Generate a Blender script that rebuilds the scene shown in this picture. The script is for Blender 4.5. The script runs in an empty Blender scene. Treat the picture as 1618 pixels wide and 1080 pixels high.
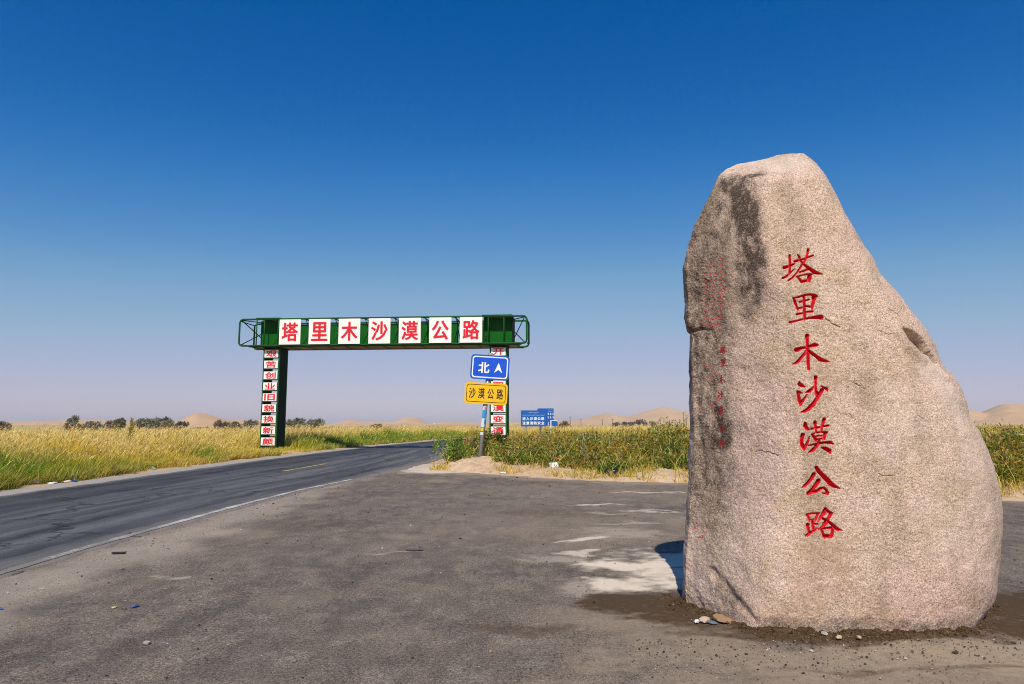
import bpy, math, random
import numpy as np
from mathutils import Vector, Matrix

# ---------------------------------------------------------------- camera, sky, sun, exposure
scene = bpy.context.scene
COL = scene.collection
cam_data = bpy.data.cameras.new("camera"); cam = bpy.data.objects.new("camera", cam_data); COL.objects.link(cam)
cam_data.sensor_width = 36.0; cam_data.lens = 24.0; cam_data.clip_start = 0.05; cam_data.clip_end = 12000.0
cam.location = (0.0, 0.0, 1.6); cam.rotation_euler = (math.radians(90 + 6.77), 0.0, 0.0)
scene.camera = cam

SUN_EL, SUN_AZ = 49.0, 184.3
world = bpy.data.worlds.new("World"); scene.world = world; world.use_nodes = True
wn = world.node_tree.nodes; wl = world.node_tree.links
sky = wn.new('ShaderNodeTexSky'); sky.sky_type = 'NISHITA'; sky.sun_disc = False
sky.sun_elevation = math.radians(SUN_EL); sky.sun_rotation = math.radians(SUN_AZ)
sky.altitude = 900.0; sky.air_density = 1.0; sky.dust_density = 0.6; sky.ozone_density = 3.0
bg = wn['Background']; bg.inputs[1].default_value = 0.10
# the clear polarised sky of the desert: deeper blue overhead, lavender dust low down
lo_ = wn.new('ShaderNodeVectorMath'); lo_.operation = 'SCALE'; lo_.inputs['Scale'].default_value = 0.1
cur = wn.new('ShaderNodeRGBCurve'); hi_ = wn.new('ShaderNodeVectorMath'); hi_.operation = 'SCALE'; hi_.inputs['Scale'].default_value = 9.0
for ci, pts in enumerate((((0, .003), (.102, .004), (.159, .060), (.266, .225), (.539, .46), (1, .66)), ((0, .03), (.147, .094), (.275, .238), (.434, .402), (.723, .50), (1, .64)), ((0, .15), (.283, .36), (.479, .55), (.65, .61), (.79, .66), (1, .70)))):
    c_ = cur.mapping.curves[ci].points; c_[0].location = pts[0]; c_[1].location = pts[-1]
    for p_ in pts[1:-1]: c_.new(*p_)
cur.mapping.update()
wl.new(sky.outputs[0], lo_.inputs[0]); wl.new(lo_.outputs[0], cur.inputs['Color']); wl.new(cur.outputs[0], hi_.inputs[0]); wl.new(hi_.outputs[0], bg.inputs[0])

sun_data = bpy.data.lights.new("sun", 'SUN'); sun_data.energy = 4.4; sun_data.angle = math.radians(0.5); sun_data.color = (1.0, 0.92, 0.80)
sun = bpy.data.objects.new("sun", sun_data); COL.objects.link(sun)
_el, _az = math.radians(SUN_EL), math.radians(SUN_AZ)
TO_SUN = Vector((math.sin(_az)*math.cos(_el), math.cos(_az)*math.cos(_el), math.sin(_el)))
sun.rotation_euler = TO_SUN.to_track_quat('Z', 'Y').to_euler(); sun.location = (0, -20, 40)

scene.view_settings.view_transform = 'Standard'; scene.view_settings.look = 'None'
scene.view_settings.exposure = 0.15; scene.view_settings.gamma = 1.0; scene.view_settings.use_curve_mapping = False
scene.cycles.use_denoising = True; scene.cycles.denoising_prefilter = 'NONE'; scene.cycles.filter_width = 1.0
scene.cycles.max_bounces = 5; scene.cycles.diffuse_bounces = 3; scene.cycles.glossy_bounces = 2; scene.cycles.transmission_bounces = 3

# ---------------------------------------------------------------- helpers
def tag(o, label=None, cat=None, group=None, kind=None):
    if label: o['label'] = label
    if cat: o['category'] = cat
    if group: o['group'] = group
    if kind: o['kind'] = kind
    return o

def empty(name, loc, rz=0.0):
    o = bpy.data.objects.new(name, None); COL.objects.link(o); o.location = loc; o.rotation_euler = (0, 0, rz); o.empty_display_size = .3
    return o

def np_mesh(name, verts, quads=None, tris=None, mat=None, attrs=None, smooth=False, parent=None, uvs=None):
    me = bpy.data.meshes.new(name)
    verts = np.asarray(verts, dtype=np.float32).reshape(-1, 3)
    nq = 0 if quads is None else len(quads); nt = 0 if tris is None else len(tris)
    me.vertices.add(len(verts)); me.vertices.foreach_set('co', verts.ravel())
    parts = []
    if nq: parts.append(np.asarray(quads, dtype=np.int32).ravel())
    if nt: parts.append(np.asarray(tris, dtype=np.int32).ravel())
    li = np.concatenate(parts)
    me.loops.add(len(li)); me.loops.foreach_set('vertex_index', li)
    tot = np.concatenate([np.full(nq, 4, np.int32), np.full(nt, 3, np.int32)])
    st = np.concatenate([[0], np.cumsum(tot)[:-1]]).astype(np.int32)
    me.polygons.add(nq + nt); me.polygons.foreach_set('loop_start', st); me.polygons.foreach_set('loop_total', tot)
    me.polygons.foreach_set('use_smooth', np.full(nq + nt, smooth, dtype=bool))
    if attrs:
        for k, v in attrs.items():
            a = me.color_attributes.new(k, 'FLOAT_COLOR', 'POINT')
            c = np.ones((len(verts), 4), np.float32); c[:, :3] = v; a.data.foreach_set('color', c.ravel())
    me.update(calc_edges=True)
    o = bpy.data.objects.new(name, me); COL.objects.link(o)
    if mat: me.materials.append(mat)
    if parent: o.parent = parent
    return o

# gradient noise in numpy
_rng = np.random.default_rng(11)
_perm = np.tile(_rng.permutation(256), 3)
_grad = _rng.normal(size=(256, 3)); _grad /= np.linalg.norm(_grad, axis=1)[:, None]
def noise(P, seed=0.0):
    P = np.asarray(P, dtype=np.float64) + seed*17.31
    i = np.floor(P).astype(np.int64); f = P - i; i &= 255
    u = f*f*f*(f*(f*6-15)+10)
    r = 0.0
    for dx in (0, 1):
        wx = u[:, 0] if dx else 1-u[:, 0]
        for dy in (0, 1):
            wy = u[:, 1] if dy else 1-u[:, 1]
            for dz in (0, 1):
                wz = u[:, 2] if dz else 1-u[:, 2]
                h = _perm[_perm[_perm[(i[:, 0]+dx) & 255] + ((i[:, 1]+dy) & 255)] + ((i[:, 2]+dz) & 255)]
                g = _grad[h]
                r = r + wx*wy*wz*(g[:, 0]*(f[:, 0]-dx)+g[:, 1]*(f[:, 1]-dy)+g[:, 2]*(f[:, 2]-dz))
    return r*1.6
def fbm(P, oct=4, seed=0.0, gain=.5):
    r = 0; a = 1.0; s = 1.0
    for k in range(oct):
        r = r + a*noise(np.asarray(P)*s, seed+k*3.7); a *= gain; s *= 2.03
    return r
def fbm2(x, y, scale, oct=4, seed=0.0):
    return fbm(np.stack([np.asarray(x, float).ravel()*scale, np.asarray(y, float).ravel()*scale, np.full(np.size(x), 3.3+seed)], 1), oct, seed).reshape(np.shape(x))
def sstep(a, b, x):
    t = np.clip((x-a)/(b-a), 0, 1); return t*t*(3-2*t)

class MB:
    """collects shapes, then links them as one mesh object"""
    def __init__(s): s.v = []; s.f = []
    def add(s, vs, fs):
        n = len(s.v); s.v += [tuple(v) for v in vs]; s.f += [tuple(i+n for i in f) for f in fs]; return s
    def box(s, x0, x1, y0, y1, z0, z1):
        vs = [(x0,y0,z0),(x1,y0,z0),(x1,y1,z0),(x0,y1,z0),(x0,y0,z1),(x1,y0,z1),(x1,y1,z1),(x0,y1,z1)]
        return s.add(vs, [(3,2,1,0),(4,5,6,7),(0,1,5,4),(1,2,6,5),(2,3,7,6),(3,0,4,7)])
    def tube(s, pts, r, n=8, cap=True, r2=None):
        pts = [Vector(p) for p in pts]; rings = []
        for i, p in enumerate(pts):
            d = (pts[min(i+1, len(pts)-1)] - pts[max(i-1, 0)]).normalized()
            a = d.cross(Vector((0, 0, 1)) if abs(d.z) < .9 else Vector((1, 0, 0))).normalized(); b = d.cross(a)
            rr = r if r2 is None else r + (r2-r)*i/(len(pts)-1)
            rings.append([p + a*(math.cos(2*math.pi*k/n)*rr) + b*(math.sin(2*math.pi*k/n)*rr) for k in range(n)])
        vs = [v for g in rings for v in g]; fs = []
        for i in range(len(pts)-1):
            for k in range(n):
                fs.append((i*n+k, i*n+(k+1) % n, (i+1)*n+(k+1) % n, (i+1)*n+k))
        if cap: fs += [tuple(range(n-1, -1, -1)), tuple((len(pts)-1)*n+k for k in range(n))]
        return s.add(vs, fs)
    def plate(s, outline, y0, y1):
        """outline [(x,z)] extruded from y0 to y1"""
        n = len(outline); vs = [(x, y0, z) for x, z in outline] + [(x, y1, z) for x, z in outline]
        fs = [tuple(range(n)), tuple(range(2*n-1, n-1, -1))] + [(i, i+n, (i+1) % n + n, (i+1) % n) for i in range(n)]
        return s.add(vs, fs)
    def build(s, name, m, parent=None, smooth=False, bevel=0):
        me = bpy.data.meshes.new(name); me.from_pydata(s.v, [], s.f); me.update()
        o = bpy.data.objects.new(name, me); COL.objects.link(o); me.materials.append(m)
        if smooth: me.polygons.foreach_set('use_smooth', [True]*len(me.polygons))
        if parent: o.parent = parent
        if bevel:
            b = o.modifiers.new('bevel', 'BEVEL'); b.width = bevel; b.segments = 2; b.limit_method = 'ANGLE'
        return o

def rrect(cx, cz, w, h, r, n=6):
    pts = []
    for (sx, sz, a0) in ((1, 1, 0), (-1, 1, 90), (-1, -1, 180), (1, -1, 270)):
        for k in range(n+1):
            a = math.radians(a0 + 90*k/n)
            pts.append((cx + sx*(w/2-r) + r*math.cos(a), cz + sz*(h/2-r) + r*math.sin(a)))
    return pts

def ring_plate(mb, outer, inner, y0, y1):
    n = len(outer)
    vs = [(x, y0, z) for x, z in outer] + [(x, y0, z) for x, z in inner] + [(x, y1, z) for x, z in outer] + [(x, y1, z) for x, z in inner]
    fs = []
    for i in range(n):
        j = (i+1) % n
        fs += [(i, j, n+j, n+i), (2*n+i, 3*n+i, 3*n+j, 2*n+j), (i, 2*n+i, 2*n+j, j), (n+i, n+j, 3*n+j, 3*n+i)]
    return mb.add(vs, fs)

def glyph(body, w, h, bold=0.0, depth=.004):
    """lettering as a mesh in the x-z plane, fitted to w x h about the origin, standing out towards -y"""
    cu = bpy.data.curves.new('lettering', 'FONT'); cu.body = body; cu.size = 1.0; cu.resolution_u = 4; cu.fill_mode = 'FRONT'
    t = bpy.data.objects.new('lettering', cu); COL.objects.link(t)
    dg = bpy.context.evaluated_depsgraph_get(); dg.update()
    me = bpy.data.meshes.new_from_object(t.evaluated_get(dg))
    n = len(me.vertices); co = np.empty(n*3); me.vertices.foreach_get('co', co); co = co.reshape(-1, 3)
    fs = [tuple(p.vertices) for p in me.polygons]
    bpy.data.objects.remove(t); bpy.data.curves.remove(cu); bpy.data.meshes.remove(me)
    lo, hi = co.min(0), co.max(0); sp = np.maximum(hi-lo, 1e-6)
    x = ((co[:, 0]-lo[0])/sp[0]-.5)*w; z = ((co[:, 1]-lo[1])/sp[1]-.5)*h
    if not bold: return np.stack([x, np.full(n, -depth), z], 1), fs
    e = bold*min(w, h*1.2); x *= 1-2*e/w; z *= 1-2*e/h; vs = []; fo_ = []      # a heavier face: strokes widened all round
    for k in range(9):
        a = 2*math.pi*k/8; rr = e if k < 8 else 0; fo_ += [tuple(i+k*n for i in f) for f in fs]
        vs.append(np.stack([x+rr*math.cos(a), np.full(n, -depth-.0002*k), z+rr*.8*math.sin(a)], 1))
    return np.concatenate(vs), fo_

# ---------------------------------------------------------------- materials
class NT:
    def __init__(s, name):
        s.m = bpy.data.materials.new(name); s.m.use_nodes = True; s.t = s.m.node_tree; s.t.nodes.clear()
        s.out = s.t.nodes.new('ShaderNodeOutputMaterial')
    def n(s, typ, props=None, **ins):
        nd = s.t.nodes.new('ShaderNode'+typ)
        for k, v in (props or {}).items(): setattr(nd, k, v)
        for k, v in ins.items():
            key = k.replace('_', ' ')
            if k.startswith('i') and k[1:].isdigit(): key = int(k[1:])
            s.put(nd.inputs[key], v)
        return nd
    def put(s, sock, v):
        if isinstance(v, bpy.types.NodeSocket): s.t.links.new(v, sock)
        elif isinstance(v, bpy.types.Node): s.t.links.new(v.outputs[0], sock)
        else: sock.default_value = v
    def math(s, op, a, b=0.0, c=None, clamp=False):
        nd = s.t.nodes.new('ShaderNodeMath'); nd.operation = op; nd.use_clamp = clamp
        s.put(nd.inputs[0], a); s.put(nd.inputs[1], b)
        if c is not None: s.put(nd.inputs[2], c)
        return nd.outputs[0]
    def mix(s, f, a, b, mode='MIX'):
        nd = s.t.nodes.new('ShaderNodeMix'); nd.data_type = 'RGBA'; nd.blend_type = mode
        s.put(nd.inputs[0], f); s.put(nd.inputs[6], a); s.put(nd.inputs[7], b); return nd.outputs[2]
    def ramp(s, f, stops):
        nd = s.t.nodes.new('ShaderNodeValToRGB'); e = nd.color_ramp.elements
        while len(e) < len(stops): e.new(.5)
        for el, (p, c) in zip(e, stops):
            el.position = p; el.color = (c[0], c[1], c[2], 1) if hasattr(c, '__len__') else (c, c, c, 1)
        s.put(nd.inputs[0], f); return nd.outputs[0]
    def noise(s, vec, scale, detail=4, rough=.55, dist=0.0):
        nd = s.n('TexNoise'); s.put(nd.inputs['Vector'], vec); nd.inputs['Scale'].default_value = scale
        nd.inputs['Detail'].default_value = detail; nd.inputs['Roughness'].default_value = rough; nd.inputs['Distortion'].default_value = dist
        return nd.outputs[0]
    def coords(s): return s.n('TexCoord').outputs['Object']
    def scaled(s, vec, sc, rot=(0, 0, 0)):
        nd = s.n('Mapping'); s.put(nd.inputs['Vector'], vec); nd.inputs['Scale'].default_value = sc; nd.inputs['Rotation'].default_value = rot; return nd.outputs[0]
    def principled(s, col, rough=.7, normal=None, spec=.3, metal=0.0):
        nd = s.n('BsdfPrincipled'); s.put(nd.inputs['Base Color'], col); s.put(nd.inputs['Roughness'], rough)
        nd.inputs['Specular IOR Level'].default_value = spec; nd.inputs['Metallic'].default_value = metal
        if normal is not None: s.put(nd.inputs['Normal'], normal)
        s.t.links.new(nd.outputs[0], s.out.inputs[0]); return nd
    def bump(s, h, strength=.5, dist=.01, normal=None):
        nd = s.n('Bump'); s.put(nd.inputs['Height'], h); nd.inputs['Strength'].default_value = strength; nd.inputs['Distance'].default_value = dist
        if normal is not None: s.put(nd.inputs['Normal'], normal)
        return nd.outputs[0]
def C(r, g, b): return (r, g, b, 1.0)

def paint(name, col, rough=.45, var=.15, dirt=None, scale=3.0, spec=.35, metal=0.0):
    t = NT(name); v = t.coords(); n1 = t.noise(v, scale, 5, .6); n2 = t.noise(v, scale*9, 3, .6)
    k = t.math('MULTIPLY_ADD', n1, 2*var, 1-var); c = t.mix(1.0, C(*col), k, 'MULTIPLY')
    if dirt:
        f = t.math('MULTIPLY', t.ramp(t.math('ADD', t.math('MULTIPLY', n1, .6), t.math('MULTIPLY', n2, .4)), [(.5, 0), (.68, 1)]), dirt[1]); c = t.mix(f, c, C(*dirt[0]))
    t.principled(c, t.math('MULTIPLY_ADD', n2, .2, rough-.1), t.bump(n2, .15, .003), spec, metal); return t.m
# ---------------------------------------------------------------- the ground, the road and its edges
def sand_material(name, c1, c2, fine=40.0, clods=.5):
    t = NT(name); v = t.coords(); a = t.noise(v, .35, 5, .6); b = t.noise(v, fine, 4, .65); c = t.noise(v, 6.0, 5, .65)
    col = t.mix(t.ramp(a, [(.35, 0), (.65, 1)]), C(*c1), C(*c2)); col = t.mix(1.0, col, t.math('MULTIPLY_ADD', b, .7, .65), 'MULTIPLY')
    col = t.mix(t.math('MULTIPLY', t.ramp(c, [(.52, 0), (.7, 1)]), clods), col, C(c2[0]*.55, c2[1]*.5, c2[2]*.42))
    t.principled(col, .95, t.bump(t.math('ADD', t.math('MULTIPLY', b, .3), c), .8, .03), .1); return t.m
M_SAND = sand_material('sand', (.50, .35, .22), (.40, .27, .165), clods=.3)
M_VERGE = sand_material('verge_sand', (.55, .40, .265), (.43, .30, .19), 24, .65)
M_GRAVEL = sand_material('gravel_strip', (.33, .31, .29), (.43, .36, .29), 55, .25)
t = NT('shoulder'); v = t.coords(); za = t.n('SeparateColor', Color=t.n('Attribute', {'attribute_name': 'zone'}).outputs['Color']); a = t.noise(v, 3.0, 5, .65); b = t.noise(v, 55, 4, .7)
col = t.mix(t.math('MULTIPLY_ADD', za.outputs[0], 1.0, t.math('MULTIPLY_ADD', a, .8, -.4), clamp=True), C(.33, .31, .28), C(.52, .33, .16)); col = t.mix(1.0, col, t.math('MULTIPLY_ADD', t.ramp(b, [(.35, 0), (.65, 1)]), .8, .6), 'MULTIPLY')
t.principled(col, .95, t.bump(t.math('ADD', a, t.math('MULTIPLY', b, .5)), .8, .02), .1); M_SHOULDER = t.m
M_FIELD = sand_material('field_soil', (.50, .36, .15), (.40, .31, .11), 14, .4)

def grid_faces(nr, nc, wrap=False):
    r = np.arange(nr-1)[:, None]; c = np.arange(nc if wrap else nc-1)[None, :]; c2 = (c+1) % nc
    return np.stack([r*nc+c, r*nc+c2, (r+1)*nc+c2, (r+1)*nc+c], -1).reshape(-1, 4)
def sheet(name, xs, ys, zf, mat, attrs=None, smooth=True):
    X, Y = np.meshgrid(xs, ys); Z = zf(X, Y)
    at = None if attrs is None else {k: f(X, Y).reshape(-1, 3) for k, f in attrs.items()}
    return np_mesh(name, np.stack([X, Y, Z], -1), quads=grid_faces(len(ys), len(xs)), mat=mat, attrs=at, smooth=smooth)

# wide desert floor reaching the horizon
def axis(parts): return np.unique(np.concatenate(parts))
gx = axis([np.linspace(-6000, -300, 12), np.linspace(-300, 300, 81), np.linspace(300, 6000, 12)])
gy = axis([np.linspace(-300, 0, 8), np.linspace(0, 300, 61), np.linspace(300, 8000, 16)])
tag(sheet('ground', gx, gy, lambda X, Y: np.full(X.shape, -.06), M_FIELD), kind='structure')

# gravel apron: worn asphalt with dust, soil and sand lying on it
EDGE = np.array([(-8, 26.0), (-3.6, 23.7), (-2.25, 22.7), (-1.2, 22.1), (-.2, 21.1), (1.6, 19.4), (3.2, 18.7), (4.5, 18.1), (10, 14.3), (14, 13.0), (22, 11)])
def edge_y(x): return np.interp(x, EDGE[:, 0], EDGE[:, 1])
def blobs(X, Y, L, seed, warp=.35):
    wx = fbm2(X, Y, 1.4, 4, seed)*warp; wy = fbm2(X, Y, 1.4, 4, seed+5)*warp
    fine = fbm2(X, Y*1.6, 6.0, 5, seed+9)
    r = np.zeros(X.shape)
    for (cx, cy, rx, ry, amp) in L:
        d = np.hypot((X-cx+wx)/rx, (Y-cy+wy)/ry) + fine*.34
        r = np.maximum(r, amp*sstep(1.4, .5, d))
    return r
DUST = [(1.38, 7.95, .60, .36, 1), (1.80, 8.1, .55, .42, 1), (1.25, 7.15, .34, .30, .95), (1.75, 7.45, .40, .36, .95), (.62, 8.25, .45, .22, .3), (.95, 8.6, .3, .12, .7), (1.05, 9.75, .30, .13, .8), (1.5, 10.2, .6, .5, .25), (1.55, 13.7, .55, .14, .8), (1.75, 12.4, .4, .12, .4), (1.9, 11.2, .5, .12, .3), (2.6, 12.9, .5, .08, .5), (.7, 6.9, .35, .25, .25), (2.4, 8.3, .8, .6, .9), (3.2, 16.2, .9, .1, .5), (-1.5, 8.9, .25, .04, .4), (-3.5, 7.4, .2, .08, .4), (-2.6, 23.8, 1.3, 1.6, .8), (-3.3, 26, .9, 2.5, .6)]
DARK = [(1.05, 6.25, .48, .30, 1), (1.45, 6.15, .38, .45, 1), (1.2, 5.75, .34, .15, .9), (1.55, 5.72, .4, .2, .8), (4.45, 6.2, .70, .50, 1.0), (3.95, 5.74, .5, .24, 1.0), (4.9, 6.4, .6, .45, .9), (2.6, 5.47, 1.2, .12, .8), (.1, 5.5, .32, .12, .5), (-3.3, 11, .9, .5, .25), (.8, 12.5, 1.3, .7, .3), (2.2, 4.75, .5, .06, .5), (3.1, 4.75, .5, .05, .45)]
TAN = [(3.4, 4.9, 1.5, .5, .9), (2.2, 4.9, 1.6, .4, .7), (1.4, 5.1, .6, .35, .6), (2.8, 4.3, 2.2, .4, .6), (1.0, 4.3, .8, .3, .45), (2.3, 16, 3.2, 2.4, .25), (1, 11, 2.6, 2.2, .3)]
def apron_attr(X, Y):
    big = fbm2(X, Y, .5, 4, 21)
    near_edge = sstep(1.6, -.2, edge_y(X)-Y + fbm2(X, Y, 1.0, 4, 33)*.9)*.75
    left_edge = sstep(.9, .1, np.abs(X+4.75+fbm2(X, Y, .8, 4, 3)*.4))*.45*sstep(26, 18, Y)
    d = np.maximum(blobs(X, Y, DUST, 1), left_edge*.55)
    k = blobs(X, Y, DARK, 2, .22)
    s = np.maximum(np.maximum(blobs(X, Y, TAN, 3), near_edge), sstep(.25, .9, big)*.5)
    return np.stack([d, k, s], -1)
t = NT('worn_apron'); v = t.coords()
fine = t.noise(v, 95, 3, .7); mid = t.noise(v, 14, 5, .6); big = t.noise(v, .9, 6, .6); streak = t.noise(t.scaled(v, (1.2, .55, 1), (0, 0, .25)), 2.2, 6, .62)
peb = t.n('TexVoronoi', {'feature': 'F1'}, Vector=v, Scale=40.0)
at = t.n('Attribute', {'attribute_name': 'wear_tone'}); sp = t.n('SeparateColor', Color=at.outputs['Color'])
base = t.mix(t.ramp(big, [(.35, 0), (.65, 1)]), C(.125, .100, .080), C(.200, .158, .122))
base = t.mix(t.math('MULTIPLY', t.ramp(streak, [(.44, 0), (.58, 1)]), .75), base, C(.090, .075, .063))
base = t.mix(t.math('MULTIPLY', t.ramp(t.noise(v, .28, 5, .6), [(.42, 0), (.66, 1)]), .55), base, C(.20, .155, .115))
grain = t.math('MULTIPLY', t.math('MULTIPLY_ADD', t.ramp(fine, [(.38, 0), (.62, 1)]), 1.1, .42), t.math('MULTIPLY_ADD', t.ramp(t.noise(v, 34, 4, .75), [(.38, 0), (.62, 1)]), .75, .62))
base = t.mix(t.math('MULTIPLY', t.ramp(t.noise(t.scaled(v, (1, .7, 1)), 4.2, 6, .68), [(.50, 0), (.64, 1)]), .6), base, C(.225, .185, .148))
base = t.mix(t.math('MULTIPLY', t.ramp(t.noise(t.scaled(v, (1, .8, 1)), 3.1, 8, .78), [(.36, 1), (.45, 0)]), .45), base, C(.075, .065, .057))
base = t.mix(1.0, base, grain, 'MULTIPLY')
stone = t.ramp(peb.outputs['Distance'], [(.10, 1), (.22, 0)]); sel = t.ramp(peb.outputs['Color'], [(.70, 0), (.78, 1)])
base = t.mix(t.math('MULTIPLY', stone, t.math('MULTIPLY', sel, .7)), base, C(.36, .31, .26))
sel2 = t.ramp(peb.outputs['Color'], [(.18, 1), (.26, 0)])
base = t.mix(t.math('MULTIPLY', stone, t.math('MULTIPLY', sel2, .8)), base, C(.03, .025, .022))
patchy = t.math('MULTIPLY_ADD', mid, .9, .55)
base = t.mix(t.math('MULTIPLY', sp.outputs[2], patchy, clamp=True), base, t.mix(t.ramp(mid, [(.4, 0), (.65, 1)]), C(.34, .265, .185), C(.24, .185, .13)))
base = t.mix(t.math('MULTIPLY', sp.outputs[0], t.math('MULTIPLY_ADD', mid, .8, .62), clamp=True), base, t.mix(fine, C(.56, .47, .36), C(.74, .63, .50)))
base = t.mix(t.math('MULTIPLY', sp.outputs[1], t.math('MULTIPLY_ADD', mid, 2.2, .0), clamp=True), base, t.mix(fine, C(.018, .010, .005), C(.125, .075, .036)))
crk = t.n('TexVoronoi', {'feature': 'DISTANCE_TO_EDGE'}, Vector=t.n('VectorMath', {'operation': 'ADD'}, i0=v, i1=t.n('VectorMath', {'operation': 'SCALE'}, i0=t.n('TexNoise', Vector=v, Scale=2.5).outputs['Color'], Scale=.5)).outputs[0], Scale=.33)
base = t.mix(t.math('MULTIPLY', t.ramp(crk.outputs[0], [(.0, 1), (.006, 0)]), t.math('MULTIPLY', t.ramp(big, [(.5, 0), (.62, 1)]), .5)), base, C(.04, .033, .028))
hgt = t.math('ADD', t.math('MULTIPLY', fine, .5), t.math('ADD', t.math('MULTIPLY', mid, .8), t.math('MULTIPLY', stone, t.math('MULTIPLY', sel, .6))))
t.principled(base, .9, t.bump(hgt, .75, .012), .22)
M_APRON = t.m
ys = [2.0]
while ys[-1] < 27: ys.append(ys[-1] + .028 + max(0, ys[-1]-6)*.006)
xs = axis([np.arange(-6.0, -1, .09), np.arange(-1, 5.2, .035), np.arange(5.2, 20, .12)])
tag(sheet('parking_apron', xs, np.array(ys), lambda X, Y: fbm2(X, Y, .5, 3, 8)*.006 + fbm2(X, Y, 2.5, 3, 14)*.003, M_APRON, {'wear_tone': apron_attr}), kind='structure')

# the highway, bending away to the right beyond the gate
LE = np.array([(-11.35, -25), (-11.35, 4), (-11.35, 12), (-11.25, 16), (-11.12, 19), (-11.05, 23), (-10.95, 28), (-10.45, 37), (-9.35, 49), (-6.6, 65), (-4.1, 75), (2.8, 84), (20, 96), (60, 118)], float)
RE = np.array([(-5.15, -25), (-5.2, 4), (-5.25, 9), (-5.1, 13.2), (-4.85, 16.5), (-4.4, 19), (-4.0, 21.5), (-3.6, 25), (-3.25, 30), (-3.0, 39), (-2.2, 49), (.9, 60), (5, 69), (11, 76), (28, 87), (66, 107)], float)
def resample(P, n):
    d = np.concatenate([[0], np.cumsum(np.linalg.norm(np.diff(P, axis=0), axis=1))]); 
    tt = np.linspace(0, d[-1], n); q = np.stack([np.interp(tt, d, P[:, k]) for k in (0, 1)], 1)
    for _ in range(6): q[1:-1] = (q[:-2]+2*q[1:-1]+q[2:])/4
    return q
NR = 900; L_, R_ = resample(LE, NR), resample(RE, NR); R0 = R_.copy(); L0 = L_.copy()
L_[:, 0] += .10*fbm2(L_[:, 0]*0, L_[:, 1], 1.3, 4, 141)*(L_[:, 1] < 60)
R_[:, 0] += .09*fbm2(R_[:, 0]*0, R_[:, 1], 1.7, 4, 140)*(R_[:, 1] < 60)
t = NT('highway_asphalt'); v = t.coords(); uvw = t.n('Attribute', {'attribute_name': 'lane'}); su = t.n('SeparateColor', Color=uvw.outputs['Color'])
lv = t.n('CombineXYZ', X=t.math('MULTIPLY', su.outputs[0], 9.0), Y=t.math('MULTIPLY', su.outputs[1], .07), Z=0.0)
st = t.noise(lv, 1.6, 6, .62); fine = t.noise(v, 120, 3, .7); big = t.noise(v, .35, 6, .6); mid = t.noise(v, 5, 5, .65)
col = t.mix(t.ramp(st, [(.34, 0), (.66, 1)]), C(.027, .027, .0275), C(.108, .105, .104))
lanes = t.ramp(su.outputs[0], [(.0, .95), (.10, .25), (.30, .35), (.45, .75), (.62, .95), (.80, .8), (.93, 1.0), (1.0, 1.2)])
col = t.mix(1.0, col, t.math('MULTIPLY_ADD', lanes, .95, .42), 'MULTIPLY')
col = t.mix(t.math('MULTIPLY', t.ramp(big, [(.5, 0), (.7, 1)]), .5), col, C(.105, .105, .11))
edge = t.math('MAXIMUM', t.ramp(su.outputs[0], [(.0, 1), (.02, .6), (.05, 0)]), t.ramp(su.outputs[0], [(.90, 0), (.955, .5), (.975, 1)]))
col = t.mix(t.math('MULTIPLY', edge, t.math('MULTIPLY_ADD', mid, 1.1, .25), clamp=True), col, C(.23, .195, .16))
col = t.mix(1.0, col, t.math('MULTIPLY_ADD', t.ramp(fine, [(.36, 0), (.64, 1)]), 1.0, .5), 'MULTIPLY')
ck = t.n('TexVoronoi', {'feature': 'DISTANCE_TO_EDGE'}, Vector=t.n('VectorMath', {'operation': 'ADD'}, i0=v, i1=t.n('VectorMath', {'operation': 'SCALE'}, i0=t.n('TexNoise', Vector=v, Scale=1.3, Detail=5.0).outputs['Color'], Scale=1.6)).outputs[0], Scale=.22)
col = t.mix(t.math('MULTIPLY', t.ramp(ck.outputs[0], [(.0, 1), (.010, 0)]), .8), col, C(.014, .014, .015))
col = t.mix(t.math('MULTIPLY', t.ramp(t.noise(lv, .7, 3, .5), [(.60, 0), (.66, 1)]), .55), col, C(.022, .022, .024))
t.principled(col, t.math('MULTIPLY_ADD', st, .2, .62), t.bump(t.math('ADD', fine, t.math('MULTIPLY', mid, .5)), .5, .006), .2)
M_ROAD = t.m
w = np.concatenate([[0, .004], np.linspace(.05, .95, 12), [.996, 1]]); K = len(w); w = w[None, :, None]
V = L_[:, None, :]*(1-w) + R_[:, None, :]*w
dist = np.concatenate([[0], np.cumsum(np.linalg.norm(np.diff(L_, axis=0), axis=1))])
Z = (.010 + .02*np.sin(np.pi*w[..., 0]) - .05*((w[..., 0] == 0) | (w[..., 0] == 1)))*np.ones((NR, 1))
att = np.stack([np.broadcast_to(w[..., 0], (NR, K)), np.broadcast_to(dist[:, None], (NR, K)), np.zeros((NR, K))], -1)
tag(np_mesh('road', np.concatenate([V, Z[..., None]], -1), quads=grid_faces(NR, K)[:, ::-1], mat=M_ROAD, attrs={'lane': att.reshape(-1, 3)}, smooth=True), kind='structure')

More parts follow.
